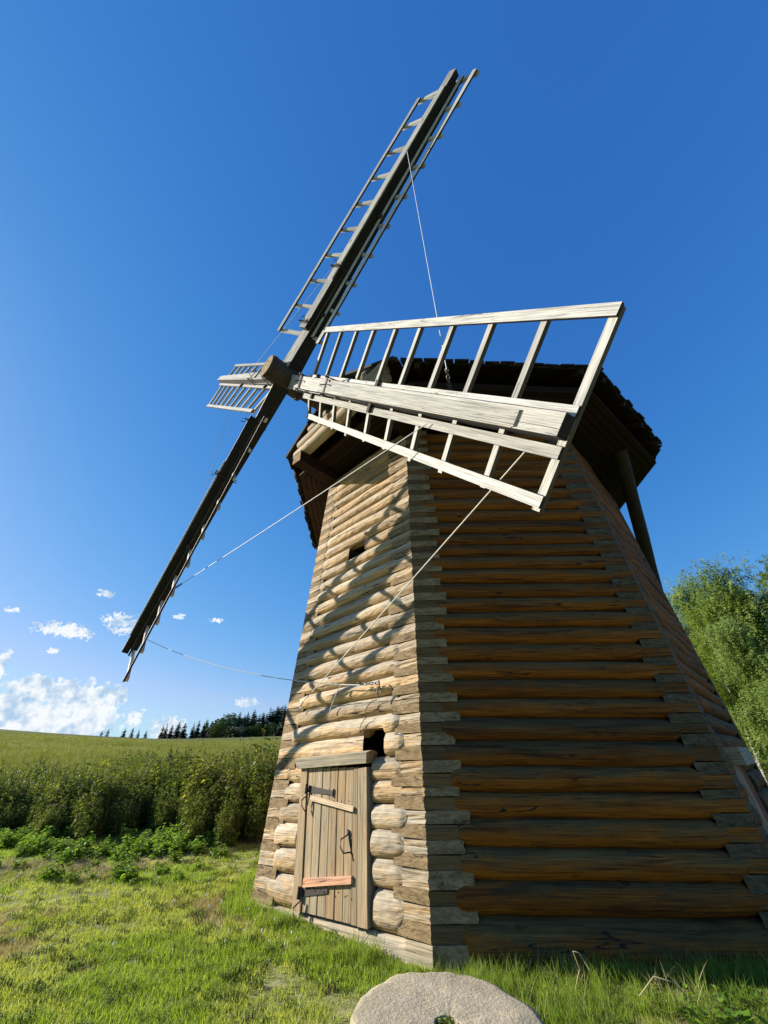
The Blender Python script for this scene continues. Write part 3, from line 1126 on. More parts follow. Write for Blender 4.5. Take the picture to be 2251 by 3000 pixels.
    T = Vector((4.96, 6.42, 6.52)); Q = Vector((6.40, 8.88, 4.97))
    dirn = (Q - T)
    G = T + dirn * ((T.z - .1) / (T.z - Q.z))
    pts = [T - dirn * .12 + Vector((0, 0, 0))] + [T.lerp(G, k / 14) for k in range(15)]
    mb.tube(pts, [.135 + .012 * noise.noise((k * .7, 0, 0)) for k in range(len(pts))], 12, end_mi=1, jitter=.02)
    mill_part(mb, 'tail_brace', [M_SHAFT, M_ENDDARK])


build_cap()

# ------------------------------------------------------------------ windshaft and sails
SAIL = {(0, 'tip'): [1.468, 1.883, 11.729], (0, 'wo'): [0.85, 2.257, 12.274], (0, 'wi'): [-1.964, 4.672, 8.729], (0, 'no'): [1.701, 1.739, 11.332], (0, 'ni'): [-1.068, 4.293, 7.749], (1, 'tip'): [1.263, 1.91, 3.272], (1, 'wo'): [1.516, 1.47, 3.887], (1, 'wi'): [-0.854, 3.934, 7.534], (1, 'no'): [1.077, 2.265, 2.968], (1, 'ni'): [-1.251, 4.89, 6.541], (2, 'tip'): [-4.889, 7.766, 3.29], (2, 'wo'): [-4.493, 7.223, 2.725], (2, 'wi'): [-1.946, 4.722, 6.307], (2, 'no'): [-4.982, 8.065, 3.671], (2, 'ni'): [-2.384, 5.6, 7.234], (3, 'tip'): [-4.915, 8.17, 11.489], (3, 'wo'): [-5.346, 8.488, 10.782], (3, 'wi'): [-2.637, 5.701, 7.536], (3, 'no'): [-4.492, 7.898, 11.876], (3, 'ni'): [-1.754, 5.264, 8.458]}
W1 = Vector((0.51437, -0.48798, 0.70519)); W3 = Vector((0.48800, -0.50964, -0.70861))
STOCKS = {}


def build_rotor():
    mb = MB()
    front = HUB - N_AX * .40
    pts = [front, front + N_AX * .02, HUB + N_AX * .38, HUB + N_AX * .40, HUB + N_AX * 1.2, HUB + N_AX * 3.2]
    rd = [.215, .225, .245, .185, .165, .155]
    mb.tube(pts, rd, 20, end_mi=1, jitter=.012)
    shaft = mill_part(mb, 'windshaft', [M_SHAFT, M_END])
    for a, r in ((-.34, .236), (.30, .255), (.95, .188)):
        mb = MB()
        mb.tube([HUB + N_AX * a, HUB + N_AX * (a + .05)], r, 20, smooth=True)
        mill_part(mb, 'iron_band', [M_IRON], shaft)
    er = [W1, W3, -W1, -W3]
    et = [W3, -W1, -W3, W1]
    th = .21778
    for i in range(4):
        c0 = HUB + N_AX * (.177 if i in (1, 3) else 0)
        P = {k: Vector(SAIL[(i, k)]) for k in ('tip', 'wo', 'wi', 'no', 'ni')}
        ax = (P['tip'] - c0); Ls = ax.length; ax.normalize()
        bd = (math.cos(th) * et[i] + math.sin(th) * N_AX); bd = (bd - ax * bd.dot(ax)).normalized()
        nf = ax.cross(bd).normalized()
        if nf.dot(N_AX) > 0: nf = -nf                    # weather side, away from the cap
        sail = None
        STOCKS[i] = (c0, ax, bd, nf, Ls)
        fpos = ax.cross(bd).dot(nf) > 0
        FM = (1, 0, 1, 1) if fpos else (0, 1, 1, 1)      # silvered weather face, sides with shade painted in
        # rear beam (stock) through the shaft, tapering to the tip
        mb = MB()
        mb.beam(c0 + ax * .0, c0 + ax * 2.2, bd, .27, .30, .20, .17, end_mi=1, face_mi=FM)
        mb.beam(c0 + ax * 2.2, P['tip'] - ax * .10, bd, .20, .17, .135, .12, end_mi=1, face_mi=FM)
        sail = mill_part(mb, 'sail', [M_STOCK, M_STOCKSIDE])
        # front whip
        mb = MB()
        st = c0 + ax * .92 + nf * .150
        en = P['tip'] + nf * .118
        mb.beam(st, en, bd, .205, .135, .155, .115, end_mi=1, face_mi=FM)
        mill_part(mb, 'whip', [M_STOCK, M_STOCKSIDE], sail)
        mb = MB()
        st = c0 + ax * 1.9 + nf * .224 + bd * .02
        en = P['tip'] - ax * .35 + nf * .184 + bd * .01
        mb.beam(st, en, bd, .155, .022, .12, .02)
        mill_part(mb, 'whip_board', [M_SAIL], sail)
        # rails
        wid_in = lambda f: c0 + ax * (Ls * (.15 + .84 * f))
        offw, offn = -.155, .175
        def face_pt(p, up): return p + nf * up
        iw0 = wid_in(0) + bd * offw; iw1 = wid_in(1) + bd * (offw * .80)
        in0 = wid_in(0) + bd * offn; in1 = wid_in(1) + bd * (offn * .90)
        wo0, wo1, no0, no1 = P['wi'], P['wo'], P['ni'], P['no']
        for (a, b, w) in ((wo0, wo1, .085), (iw0, iw1, .075), (in0, in1, .085), (no0, no1, .085)):
            dirx = (b - a).normalized()
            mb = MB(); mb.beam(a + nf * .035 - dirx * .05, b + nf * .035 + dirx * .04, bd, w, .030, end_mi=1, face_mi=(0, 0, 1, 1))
            mill_part(mb, 'rail', [M_SAIL, M_STOCKSIDE], sail)  # rail edges get the painted-shade colour too
        for k in range(10):
            f = k / 9
            a = wo0.lerp(wo1, f); b = no0.lerp(no1, f)
            bm = c0.lerp(P['tip'], .15 + .84 * f)
            jj = ax * rng.uniform(-.012, .012)
            ends = [(a - bd * .035 + jj, iw0.lerp(iw1, f) + jj + bd * .05)]
            w = .055 if 0 < k < 9 else .065
            for (p, q) in ((a - bd * .035 + jj, bm + jj), (bm + jj, b + bd * rng.uniform(.05, .075) + jj)):
                mb = MB()
                mb.beam(p - nf * .005, q - nf * .005, ax, w, .045, face_mi=(0, 0, 0, 1))  # tip-facing side gets the painted shade
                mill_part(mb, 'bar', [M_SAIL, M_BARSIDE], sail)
        # bolt clamps round stock and whip
        for r in (1.02, 2.15):
            mb = MB()
            c = c0 + ax * r
            for sx in (-1, 1):
                mb.tube([c + bd * (.125 * sx) - nf * .14, c + bd * (.125 * sx) + nf * .27], .009, 6)
                mb.tube([c + bd * (.125 * sx) + nf * .25, c + bd * (.125 * sx) + nf * .275], .018, 6)
            mb.beam(c - bd * .15 + nf * .235, c + bd * .15 + nf * .235, nf, .012, .05)
            mb.tube([c + ax * .04 - bd * .02 + nf * .24, c + ax * .09 + nf * .30, c + ax * .02 + bd * .02 + nf * .32], .008, 6)
            mill_part(mb, 'clamp', [M_IRON], sail)
        # wooden wedge pegs through the whip
        for r in (1.30, 3.3):
            mb = MB()
            c = c0 + ax * (r + .3 * (i == 2)) + nf * .06
            mb.beam(c - bd * .20, c + bd * .20, ax, .055, .05)
            mill_part(mb, 'peg', [M_SHAFT], sail)


build_rotor()


# stay cables from sail to sail (part of the rotor), tie ropes to the wall (things of their own)
def strand(name, pts, r, mat, parent=None):
    mb = MB()
    mb.tube(pts, r, 6, cap=True)
    if parent is not None:
        return mill_part(mb, name, [mat], parent)
    return mb.build(name, [mat])


def chain_links(mb, a, b, link=.05, r=.0055):
    a, b = Vector(a), Vector(b)
    L = (b - a).length
    n = max(2, int(L / link))
    ax = (b - a).normalized()
    s1 = ax.orthogonal().normalized(); s2 = ax.cross(s1)
    for k in range(n):
        c = a + ax * (L * (k + .5) / n)
        s = s1 if k % 2 else s2
        hl, hw = L / n * .72, .017
        pts = [c - ax * hl, c - ax * hl * .6 + s * hw, c + ax * hl * .6 + s * hw, c + ax * hl, c + ax * hl * .6 - s * hw, c - ax * hl * .6 - s * hw, c - ax * hl]
        mb.tube(pts, r, 5, cap=False)


def sag(a, b, s, n=24):
    a, b = Vector(a), Vector(b)
    return [a.lerp(b, k / n) - Vector((0, 0, 4 * s * (k / n) * (1 - k / n))) for k in range(n + 1)]


def sp(i, r, t=0., n=0.):
    c0, ax, bd, nf, L = STOCKS[i]
    return c0 + ax * r + bd * t + nf * n


def build_ropes():
    pairs = [((0, 4.45, .10, .2), (1, 4.50, -.16, -.10)), ((1, 4.52, .17, .08), (2, 4.60, .15, -.1)),
             ((2, 4.60, -.12, -.12), (3, 4.50, -.1, -.12)), ((3, 4.55, .1, -.12), (0, 4.45, -.12, -.12))]
    for (a, b) in pairs:
        A, B = sp(*a), sp(*b)
        d = (B - A).normalized()
        c = strand('stay_cable', sag(A + d * .0, B - d * .38, .015), .0055, M_WIRE, mill)
        mb = MB(); chain_links(mb, B - d * .40, B + d * .02)
        mill_part(mb, 'chain', [M_CHAIN], c)
    # tie rope of the near sail
    wz = lambda s, z, d: wpos(0, s, z - ZO[0] * (1 - s / 2.69), d)
    A = Vector((1.054, 2.197, 3.387)); B = wz(.469, 2.172, -.06)
    d = (B - A).normalized()
    mb = MB()
    mb.tube(sag(A, B, .008), .006, 6)
    mb.tube([B + d * -.10, B + Vector((0, 0, -.02))], .013, 6)
    mb.tube([B + Vector((0, 0, .0)), B + Vector((.02, -.03, -.06)), B + Vector((-.02, -.03, -.08)), B + Vector((-.02, 0, -.02))], .007, 6)
    o = mb.build('tie_rope', [M_ROPE])
    tag(o, 'taut pale rope from the near lattice sail down to a log left of the door', 'rope')
    # tie rope of the lower left sail with its slack tail
    A = sp(2, 5.62, -.02, .02); B = wz(2.027, 2.274, -.075)
    mb = MB()
    M = wz(1.35, 2.33, -.10)
    path = sag(A, M, .16, 30)
    mb.tube(path, .0055, 6)
    mb.tube([M, M.lerp(B, .5) - Vector((0, 0, .012)), B], .006, 6)
    o = mb.build('tie_rope', [M_WIRE])
    tag(o, 'sagging grey cable from the low left sail to a chain above the door', 'rope')
    mb = MB()
    chain_links(mb, M.lerp(B, .45), B)
    mb.tube([B + Vector((0, 0, .03)), B + Vector((.0, -.03, .0)), B + Vector((.01, -.02, -.05)), B + Vector((.03, .01, -.1))], .010, 6)
    mb.tube([B + Vector((0, -.0, -.03)), B + Vector((.03, -.02, -.10)), B + Vector((0, -.02, -.17)), B + Vector((-.03, 0, -.09)), B + Vector((0, 0, -.03))], .008, 6)
    for v in range(len(mb.v)): pass
    tag(mb.build('chain', [M_CHAIN]), 'short hooked chain hanging on the sunlit log wall above the window', 'chain')
    mb = MB()
    pts = [M, wz(1.28, 2.26, -.09), wz(1.20, 2.14, -.08), wz(1.14, 2.02, -.07)]
    mb.tube(pts, .006, 5)
    tag(mb.build('rope_end', [M_ROPE]), 'loose pale cord end dangling from the sagging cable', 'rope')
    mb = MB()
    pts = [wz(1.98, 2.10, -.05), wz(1.90, 2.08, -.06), wz(1.83, 2.02, -.07), wz(1.80, 1.95, -.07), wz(1.83, 1.90, -.06), wz(1.80, 1.90, -.06), wz(1.74, 1.84, -.06), wz(1.715, 1.78, -.05), wz(1.74, 1.72, -.05)]
    mb.tube(pts, .005, 5)
    tag(mb.build('wire', [M_IRON]), 'thin rusty wire curling down beside the small window over the door', 'wire')


build_ropes()

# ------------------------------------------------------------------ millstone


def build_millstone():
    cx, cy, top = .30, 3.40, .225
    R, hole = .56, .075
    mt, t, out = new_mat('millstone_granite')
    L = t.links
    b = t.nodes.new('ShaderNodeBsdfPrincipled')
    L.new(b.outputs[0], out.inputs['Surface'])
    tc = t.nodes.new('ShaderNodeTexCoord')
    P = tc.outputs['Object']
    n1 = noise_node(t, P, 4, 6, .65); n2 = noise_node(t, P, 55, 5, .7); n3 = noise_node(t, P, 1.6, 3, .6)
    c = ramp_node(t, n1, [(.3, (.36, .31, .205, 1)), (.55, (.50, .425, .295, 1)), (.75, (.60, .48, .33, 1))])
    c = mixc(t, .6, c, ramp_node(t, n2, [(.32, (.45, .42, .38, 1)), (.6, (1.08, 1.06, 1.04, 1))]), 'MULTIPLY')
    c = mixc(t, ramp_node(t, n3, [(.45, (0, 0, 0, 1)), (.70, (.6, .6, .6, 1))]), c, (.22, .20, .12, 1))
    L.new(c, b.inputs['Base Color'])
    b.inputs['Roughness'].default_value = .92
    bp = t.nodes.new('ShaderNodeBump'); bp.inputs['Strength'].default_value = 1.0; bp.inputs['Distance'].default_value = .03
    L.new(nmath(t, 'ADD', nmath(t, 'MULTIPLY', n1, .8), nmath(t, 'MULTIPLY', n2, .35)), bp.inputs['Height'])
    L.new(bp.outputs[0], b.inputs['Normal'])
    mb = MB()
    prof = [(hole, -.25), (hole - .002, -.02), (hole + .004, -.004), (.20, .0), (.30, .004), (.42, .0), (R - .05, -.001), (R - .016, -.008), (R, -.035), (R + .005, -.14), (R - .01, -.30)]
    n = 96
    for (r, z) in prof:
        for k in range(n):
            a = 2 * math.pi * k / n
            ch = 0.0
            if r > R - .1:
                ch = .055 * noise.noise((math.cos(a) * 3.5, math.sin(a) * 3.5, 2)) + .012 * noise.noise((math.cos(a) * 14, math.sin(a) * 14, 2))
            rr = r * (1 + ch)
            zz = z + .008 * noise.noise((r * 9 * math.cos(a), r * 9 * math.sin(a), 7)) + (.005 * noise.noise((r * 25 * math.cos(a), r * 25 * math.sin(a), 7)) if z > -.03 else 0)
            mb.v.append(Vector((math.cos(a) * rr, math.sin(a) * rr, zz)))
    for i in range(len(prof) - 1):
        for k in range(n):
            k2 = (k + 1) % n
            mb.face((i * n + k, (i + 1) * n + k, (i + 1) * n + k2, i * n + k2), [(0, 0)] * 4, 0, 3 <= i <= 6 or i > 8)
    o = mb.build('millstone', [mt])
    o.location = (cx, cy, top)
    o.rotation_euler = (R_(4.2), R_(.8), .3)
    tag(o, 'round worn millstone lying flat in the grass in front of the mill corner', 'millstone')


build_millstone()

# ------------------------------------------------------------------ vegetation
def clump_mesh(name, mat, nb, rad, hmin, hmax, wid, lean=.5, seed=0, seg=3):
    r = random.Random(seed)
    V, F = [], []
    for _ in range(nb):
        a = r.uniform(0, 6.283); d = rad * math.sqrt(r.random())
        x, y = d * math.cos(a), d * math.sin(a)
        h = r.uniform(hmin, hmax)
        la = r.uniform(0, 6.283); ln = r.uniform(.1, 1) * lean * h
        fa = r.uniform(0, 6.283)
        w = wid * r.uniform(.6, 1.3)
        fx, fy = math.cos(fa) * w / 2, math.sin(fa) * w / 2
        b = len(V)
        for k in range(seg):
            f = k / seg
            ox, oy = math.cos(la) * ln * f * f, math.sin(la) * ln * f * f
            ww = 1 - f * .55
            V += [(x + ox - fx * ww, y + oy - fy * ww, h * f * (1 - .12 * f) - .01), (x + ox + fx * ww, y + oy + fy * ww, h * f * (1 - .12 * f) - .01)]
            if k: F.append((b + 2 * k - 2, b + 2 * k - 1, b + 2 * k + 1, b + 2 * k))
        V.append((x + math.cos(la) * ln, y + math.sin(la) * ln, h * .9))
        F.append((b + 2 * seg - 2, b + 2 * seg - 1, b + 2 * seg))
    me = bpy.data.meshes.new(name)
    me.from_pydata(V, [], F)
    me.materials.append(mat)
    return me


def weed_mesh(name, mats, nst, rad, hmin, hmax, leaf, seed=0, nleaf=14, lean=.25, droop=.3, top=False, start=.12):
    r = random.Random(seed)
    V, F, MIx = [], [], []
    for _ in range(nst):
        a = r.uniform(0, 6.283); d = rad * math.sqrt(r.random())
        x, y = d * math.cos(a), d * math.sin(a)
        h = r.uniform(hmin, hmax)
        la = r.uniform(0, 6.283); ln = r.uniform(0, lean) * h
        pts = [Vector((x + math.cos(la) * ln * f * f, y + math.sin(la) * ln * f * f, h * f)) for f in (0, .33, .66, 1)]
        w = .006
        for s in (Vector((w, 0, 0)), Vector((0, w, 0))):
            b = len(V)
            for i, p in enumerate(pts):
                k = 1 - i / 4
                V += [tuple(p - s * k), tuple(p + s * k)]
                if i: F.append((b + 2 * i - 2, b + 2 * i - 1, b + 2 * i + 1, b + 2 * i)); MIx.append(1)
        for k in range(nleaf):
            f = r.uniform(start, 1)
            i = min(2, int(f * 3)); p = pts[i].lerp(pts[i + 1], f * 3 - i)
            az = r.uniform(0, 6.283)
            L = leaf * r.uniform(.5, 1.3) * (1.1 - .5 * f)
            out = Vector((math.cos(az), math.sin(az), r.uniform(-.2, .7))).normalized()
            side = Vector((-math.sin(az), math.cos(az), 0)) * L * r.uniform(.22, .42)
            mid = p + out * L * .5 + Vector((0, 0, r.uniform(-.1, .1) * L))
            tip = p + out * L - Vector((0, 0, droop * L * r.uniform(.3, 1.5)))
            b = len(V)
            V += [tuple(p), tuple(mid - side), tuple(tip), tuple(mid + side)]
            F.append((b, b + 1, b + 2, b + 3)); MIx.append(0)
        if top:
            for k in range(10):
                az = r.uniform(0, 6.283); p = pts[3] - Vector((0, 0, r.uniform(0, .16)))
                q = p + Vector((math.cos(az) * .035, math.sin(az) * .035, .03))
                b = len(V)
                V += [tuple(p), tuple(q + Vector((.008, 0, 0))), tuple(q + Vector((0, .008, .01)))]
                F.append((b, b + 1, b + 2)); MIx.append(1)
    me = bpy.data.meshes.new(name)
    me.from_pydata(V, [], F)
    for mt in mats: me.materials.append(mt)
    me.polygons.foreach_set('material_index', MIx)
    return me


def scatter(name, pts, rot, scl, idx, meshes, label):
    """one object: a points mesh with geometry nodes placing the clumps"""
    src = bpy.data.collections.new(name + '_clumps')
    for k, me in enumerate(meshes):
        o = bpy.data.objects.new('%s_clump_%02d' % (name, k), me)
        src.objects.link(o)
    me = bpy.data.meshes.new(name)
    me.from_pydata([tuple(p) for p in pts], [], [])
    n = len(pts)
    for nm, ty, arr in (('rz', 'FLOAT', rot), ('scl', 'FLOAT', scl), ('idx', 'INT', idx)):
        at = me.attributes.new(nm, ty, 'POINT')
        at.data.foreach_set('value', list(arr))
    o = bpy.data.objects.new(name, me)
    COL.objects.link(o)
    ng = bpy.data.node_groups.new(name + '_scatter', 'GeometryNodeTree')
    ng.interface.new_socket('Geometry', in_out='INPUT', socket_type='NodeSocketGeometry')
    ng.interface.new_socket('Geometry', in_out='OUTPUT', socket_type='NodeSocketGeometry')
    gi, go = ng.nodes.new('NodeGroupInput'), ng.nodes.new('NodeGroupOutput')
    ci = ng.nodes.new('GeometryNodeCollectionInfo')
    ci.inputs['Collection'].default_value = src
    ci.inputs['Separate Children'].default_value = True
    ci.inputs['Reset Children'].default_value = True
    ip = ng.nodes.new('GeometryNodeInstanceOnPoints')
    ip.inputs['Pick Instance'].default_value = True

    def attr(nm, ty):
        a = ng.nodes.new('GeometryNodeInputNamedAttribute'); a.data_type = ty
        a.inputs['Name'].default_value = nm
        return a.outputs['Attribute']
    cx = ng.nodes.new('ShaderNodeCombineXYZ')
    L = ng.links
    L.new(attr('rz', 'FLOAT'), cx.inputs[2])
    er = ng.nodes.new('FunctionNodeEulerToRotation')
    L.new(cx.outputs[0], er.inputs[0])
    L.new(gi.outputs[0], ip.inputs['Points'])
    L.new(ci.outputs[0], ip.inputs['Instance'])
    L.new(attr('idx', 'INT'), ip.inputs['Instance Index'])
    L.new(er.outputs[0], ip.inputs['Rotation'])
    L.new(attr('scl', 'FLOAT'), ip.inputs['Scale'])
    L.new(ip.outputs[0], go.inputs[0])
    md = o.modifiers.new('scatter', 'NODES')
    md.node_group = ng
    tag(o, label, None, None, 'stuff')
    return o


G_GRASS = leaf_mat('grass_blade', [(.05, (.16, .205, .034, 1)), (.35, (.29, .355, .070, 1)), (.6, (.38, .44, .11, 1)), (.85, (.50, .51, .20, 1))], .5, 1.0)
G_FIELD = leaf_mat('field_grass_blade', [(.05, (.07, .092, .016, 1)), (.35, (.14, .172, .030, 1)), (.6, (.21, .235, .048, 1)), (.85, (.29, .27, .085, 1))], .4, .12)
G_LUSH = leaf_mat('lush_grass_blade', [(.05, (.11, .165, .022, 1)), (.45, (.22, .32, .045, 1)), (.8, (.34, .43, .085, 1))], .55, 1.5)
G_DRY = leaf_mat('dry_grass_blade', [(.1, (.30, .25, .11, 1)), (.6, (.45, .39, .20, 1)), (.9, (.6, .54, .34, 1))], .3, 1.5)
G_WEED = leaf_mat('weed_leaf', [(.05, (.04, .075, .012, 1)), (.4, (.11, .17, .026, 1)), (.7, (.21, .26, .045, 1)), (.95, (.38, .38, .10, 1))], .45, .9)
G_LIME = leaf_mat('lime_weed_leaf', [(.05, (.07, .15, .016, 1)), (.5, (.17, .30, .03, 1)), (.9, (.28, .42, .06, 1))], .5, 1.5)
G_STEM = plain('weed_stem', (.16, .11, .05, 1), .8, 0, 30)
G_BIRCH = leaf_mat('birch_leaf', [(.05, (.065, .11, .022, 1)), (.4, (.14, .21, .042, 1)), (.7, (.24, .32, .075, 1)), (.95, (.36, .42, .13, 1))], .45, .35, .45)
G_SPRUCE = leaf_mat('spruce_needle', [(.1, (.008, .018, .009, 1)), (.6, (.016, .032, .014, 1)), (.9, (.028, .045, .018, 1))], .08, .2)
G_FARLEAF = leaf_mat('far_leaf', [(.1, (.018, .038, .010, 1)), (.6, (.038, .07, .016, 1)), (.9, (.065, .10, .022, 1))], .25, .2)
G_FLOWER = plain('clover_flower', (.72, .72, .66, 1), .8, 0, 40, .05)


def inside_tower(x, y, marg=0.06):
    ins = np.ones(len(x), bool)
    for i in range(8):
        p0, h, inw = WALL[i]
        d = (x - p0.x) * inw.x + (y - p0.y) * inw.y
        ins &= d > -marg
    return ins


def nz(x, y, s, o=0.):
    return np.array([noise.noise((a * s + o, b * s - o, o)) for a, b in zip(x, y)])


def near_wall(x, y):
    """distance outside the tower plan"""
    dm = np.full(len(x), -99.)
    for i in range(8):
        p0, h, inw = WALL[i]
        d = -((x - p0.x) * inw.x + (y - p0.y) * inw.y)
        dm = np.maximum(dm, d)
    return dm


def build_grass():
    # ---- lawn
    n = 64000
    r = np.sqrt(NR.uniform(2.2 ** 2, 13.5 ** 2, n))
    r = np.where(NR.random(n) < .45, NR.uniform(2.2, 7.5, n), r)
    a = np.radians(NR.uniform(36, 138, n))
    x, y = r * np.cos(a), r * np.sin(a)
    ok = ~inside_tower(x, y, -.02)
    ok &= (np.hypot(x - .30, y - 3.40) > .57) | (np.hypot(x - .30, y - 3.40) < .07)
    x, y = x[ok], y[ok]
    d = x * GD[0] + y * GD[1]
    dens = .72 + 1.0 * nz(x, y, .55, 3.1) + .5 * nz(x, y, 2.2, 8.8)
    nw = near_wall(x, y)
    dens = np.where(nw < .35, 1.2, dens)
    # worn ground in front of the door and the mown, dry strip to the left
    worn = np.exp(-(((x + .75) / .55) ** 2 + ((y - 4.3) / .55) ** 2))
    dens = dens - .6 * worn
    keep = NR.random(len(x)) < np.clip(dens, .12, 1)
    x, y, nw, d, worn = x[keep], y[keep], nw[keep], d[keep], worn[keep]
    m_ = len(x)
    scl = NR.uniform(.65, 1.35, m_) * (1 + .35 * nz(x, y, .8, 1.7))
    scl = np.where(nw < .22, scl * 1.15, scl)
    rs = np.hypot(x - .30, y - 3.40)
    scl = np.where((rs < .8) & (rs > .5), scl * 1.25, scl)
    scl = np.where(rs < .1, scl * 1.15, scl)
    dry = nz(x, y, .7, 5.5) + .35 * nz(x, y, 3, 2.5) + worn * .5
    idx = np.where(dry > .36, NR.integers(6, 8, m_), NR.integers(0, 4, m_))
    idx = np.where((dry < -.18) | (nw < .3), NR.integers(4, 6, m_), idx)
    idx = np.where(NR.random(m_) < .07, 8, idx)
    z = gz(x, y)
    z = np.where(rs < .1, z + .17, z)
    ms = []
    for k in range(4): ms.append(clump_mesh('lawn_tuft', G_GRASS, 40, .075, .014, .048, .0065, 1.0, 20 + k))
    for k in range(2): ms.append(clump_mesh('lush_tuft', G_LUSH, 38, .07, .022, .066, .0065, .8, 30 + k))
    for k in range(2): ms.append(clump_mesh('dry_tuft', G_DRY, 26, .085, .015, .05, .005, 1.3, 40 + k))
    ms.append(weed_mesh('clover', [G_LUSH, G_STEM], 8, .06, .02, .055, .030, 50, 7, .3, .1, False, .5))
    scatter('lawn_grass', np.stack([x, y, z], 1), NR.uniform(0, 6.28, m_), scl, idx, ms, 'short uneven mown lawn grass with dry patches around the windmill')
    # ---- long grass fringe at the foot of the walls
    pts = []
    for wi in (0, 1, 2):
        p0, h, inw = WALL[wi]
        Lw = (corner(wi + 1, 0) - corner(wi, 0)).length
        for _ in range(260 if wi == 1 else 50):
            s = rng.uniform(0, Lw); dd = rng.uniform(.02, .22)
            if wi == 0 and .3 < s < 2.5 and rng.random() < .55: continue
            p = p0 + h * s - inw * dd
            pts.append((p.x, p.y))
    for cx, cy, sp_, nn in ((.62, 4.30, .13, 150), (-1.55, 6.15, .15, 50), (-.4, 5.0, .16, 70), (-1.2, 5.75, .12, 50), (1.5, 4.2, .5, 130), (2.7, 4.2, .5, 160), (1.0, 4.05, .25, 90)):
        for _ in range(nn):
            pts.append((cx + rng.gauss(0, sp_), cy + rng.gauss(0, sp_ * .6)))
    x = np.array([p[0] for p in pts]); y = np.array([p[1] for p in pts])
    ok = (~inside_tower(x, y, .0)) & (np.hypot(x - .30, y - 3.40) > .6)
    x, y = x[ok], y[ok]; m_ = len(x)
    ms = [clump_mesh('long_tuft', G_LUSH, 26, .06, .07, .26, .006, .7, 60 + k, 4) for k in range(3)] + [clump_mesh('long_dry_tuft', G_DRY, 8, .06, .1, .30, .005, .9, 70, 4)]
    idx = np.where(NR.random(m_) < .10, 3, NR.integers(0, 3, m_))
    scatter('wall_foot_grass', np.stack([x, y, gz(x, y)], 1), NR.uniform(0, 6.28, m_), NR.uniform(.35, .85, m_), idx, ms, 'long green grass growing against the foot of the log walls')
    # ---- a few plants growing up through the eye of the millstone
    ms = [weed_mesh('eye_plant', [G_LUSH, G_STEM], 9, .05, .03, .10, .05, 300, 7, .3, .2, False, .4)]
    scatter('millstone_weeds', [(.30, 3.40, .16), (.27, 3.42, .165), (.33, 3.42, .165)], [0, 1.5, 3], [1, .8, .8], [0, 0, 0], ms, 'little green weeds sprouting in the eye of the millstone')
    # ---- broad leaves in the grass at the right
    x = np.array([rng.uniform(1.9, 3.2) for _ in range(40)]); y = np.array([rng.uniform(3.7, 4.25) for _ in range(40)])
    ms = [weed_mesh('plantain', [G_LIME, G_STEM], 6, .04, .05, .12, .10, 310 + k, 3, .9, .1, False, .5) for k in range(2)]
    scatter('broad_leaf_plants', np.stack([x, y, gz(x, y)], 1), NR.uniform(0, 6.28, 40), NR.uniform(.6, 1.1, 40), NR.integers(0, 2, 40), ms, 'bright broad leaved plants in the grass at the right')
    # ---- flowers in the lawn
    n = 150
    x = NR.uniform(-5.5, -.9, n); y = NR.uniform(5.0, 9.0, n)
    ok = ~inside_tower(x, y, .2); x, y = x[ok], y[ok]; m_ = len(x)
    mb = MB()
    mb.tube([(0, 0, 0), (0.004, 0, .09)], .0015, 4, mi=1, end_mi=1)
    mb.tube([(0.004, 0, .085), (0.004, 0, .095), (0.004, 0, .105)], [.004, .008, .003], 6)
    fm = mb.mesh('clover_head', [G_FLOWER, G_STEM])
    scatter('clover_flowers', np.stack([x, y, gz(x, y)], 1), NR.uniform(0, 6.28, m_), NR.uniform(.7, 1.2, m_), np.zeros(m_, int), [fm], 'tiny white clover heads in the lawn left of the door')
    # ---- weed bank
    n = 7600
    d = NR.uniform(0, 1, n) ** 1.5 * 12
    a = NR.uniform(92, 146, n)
    base = np.interp(a, [92, 104, 116, 128, 146], [9.8, 9.7, 11.2, 12.9, 14.5])
    r = base + d + .5 * np.sin(a * .5) + .3 * np.sin(a * 1.9)
    x, y = r * np.cos(np.radians(a)), r * np.sin(np.radians(a))
    ok = ~inside_tower(x, y, .3); x, y, d, a = x[ok], y[ok], d[ok], a[ok]; m_ = len(x)
    hh = np.interp(a, [92, 100, 104, 112, 120, 126, 132, 146], [1.2, 1.22, 1.15, 1.12, .98, .84, .78, .78])
    scl = NR.uniform(.55, 1.10, m_) * hh * (1 + .22 * nz(x, y, .8, 6.1) + .25 * nz(x, y, 2.6, 3.1)) * np.where(NR.random(m_) < .05, 1.25, 1) * np.interp(d, [0, .5, 1.2, 2.4, 4, 7, 12], [.38, .62, .86, 1, .98, .8, .6])
    ms = [weed_mesh('tall_weed', [G_WEED, G_STEM], 9, .22, .75, 1.28, .13, 80 + k, 26, .3, .5, k % 2 == 0, .25) for k in range(5)]
    ms += [clump_mesh('tall_grass', G_FIELD, 60, .22, .6, 1.2, .009, .45, 90 + k, 4) for k in range(2)]
    far = d > 1.6
    idx = np.where(far & (NR.random(m_) < .75), NR.integers(5, 7, m_), NR.integers(0, 5, m_))
    scatter('weed_bank', np.stack([x, y, gz(x, y)], 1), NR.uniform(0, 6.28, m_), scl, idx, ms, 'bank of tall tangled weeds and nettles behind the lawn')
    # ---- low leafy plants along its foot
    n = 760
    a = NR.uniform(100, 140, n)
    base = np.interp(a, [92, 104, 116, 128, 146], [9.8, 9.7, 11.2, 12.9, 14.5])
    r = base - .25 - np.abs(NR.normal(0, 1, n)) * 1.25 + .2
    x, y = r * np.cos(np.radians(a)), r * np.sin(np.radians(a))
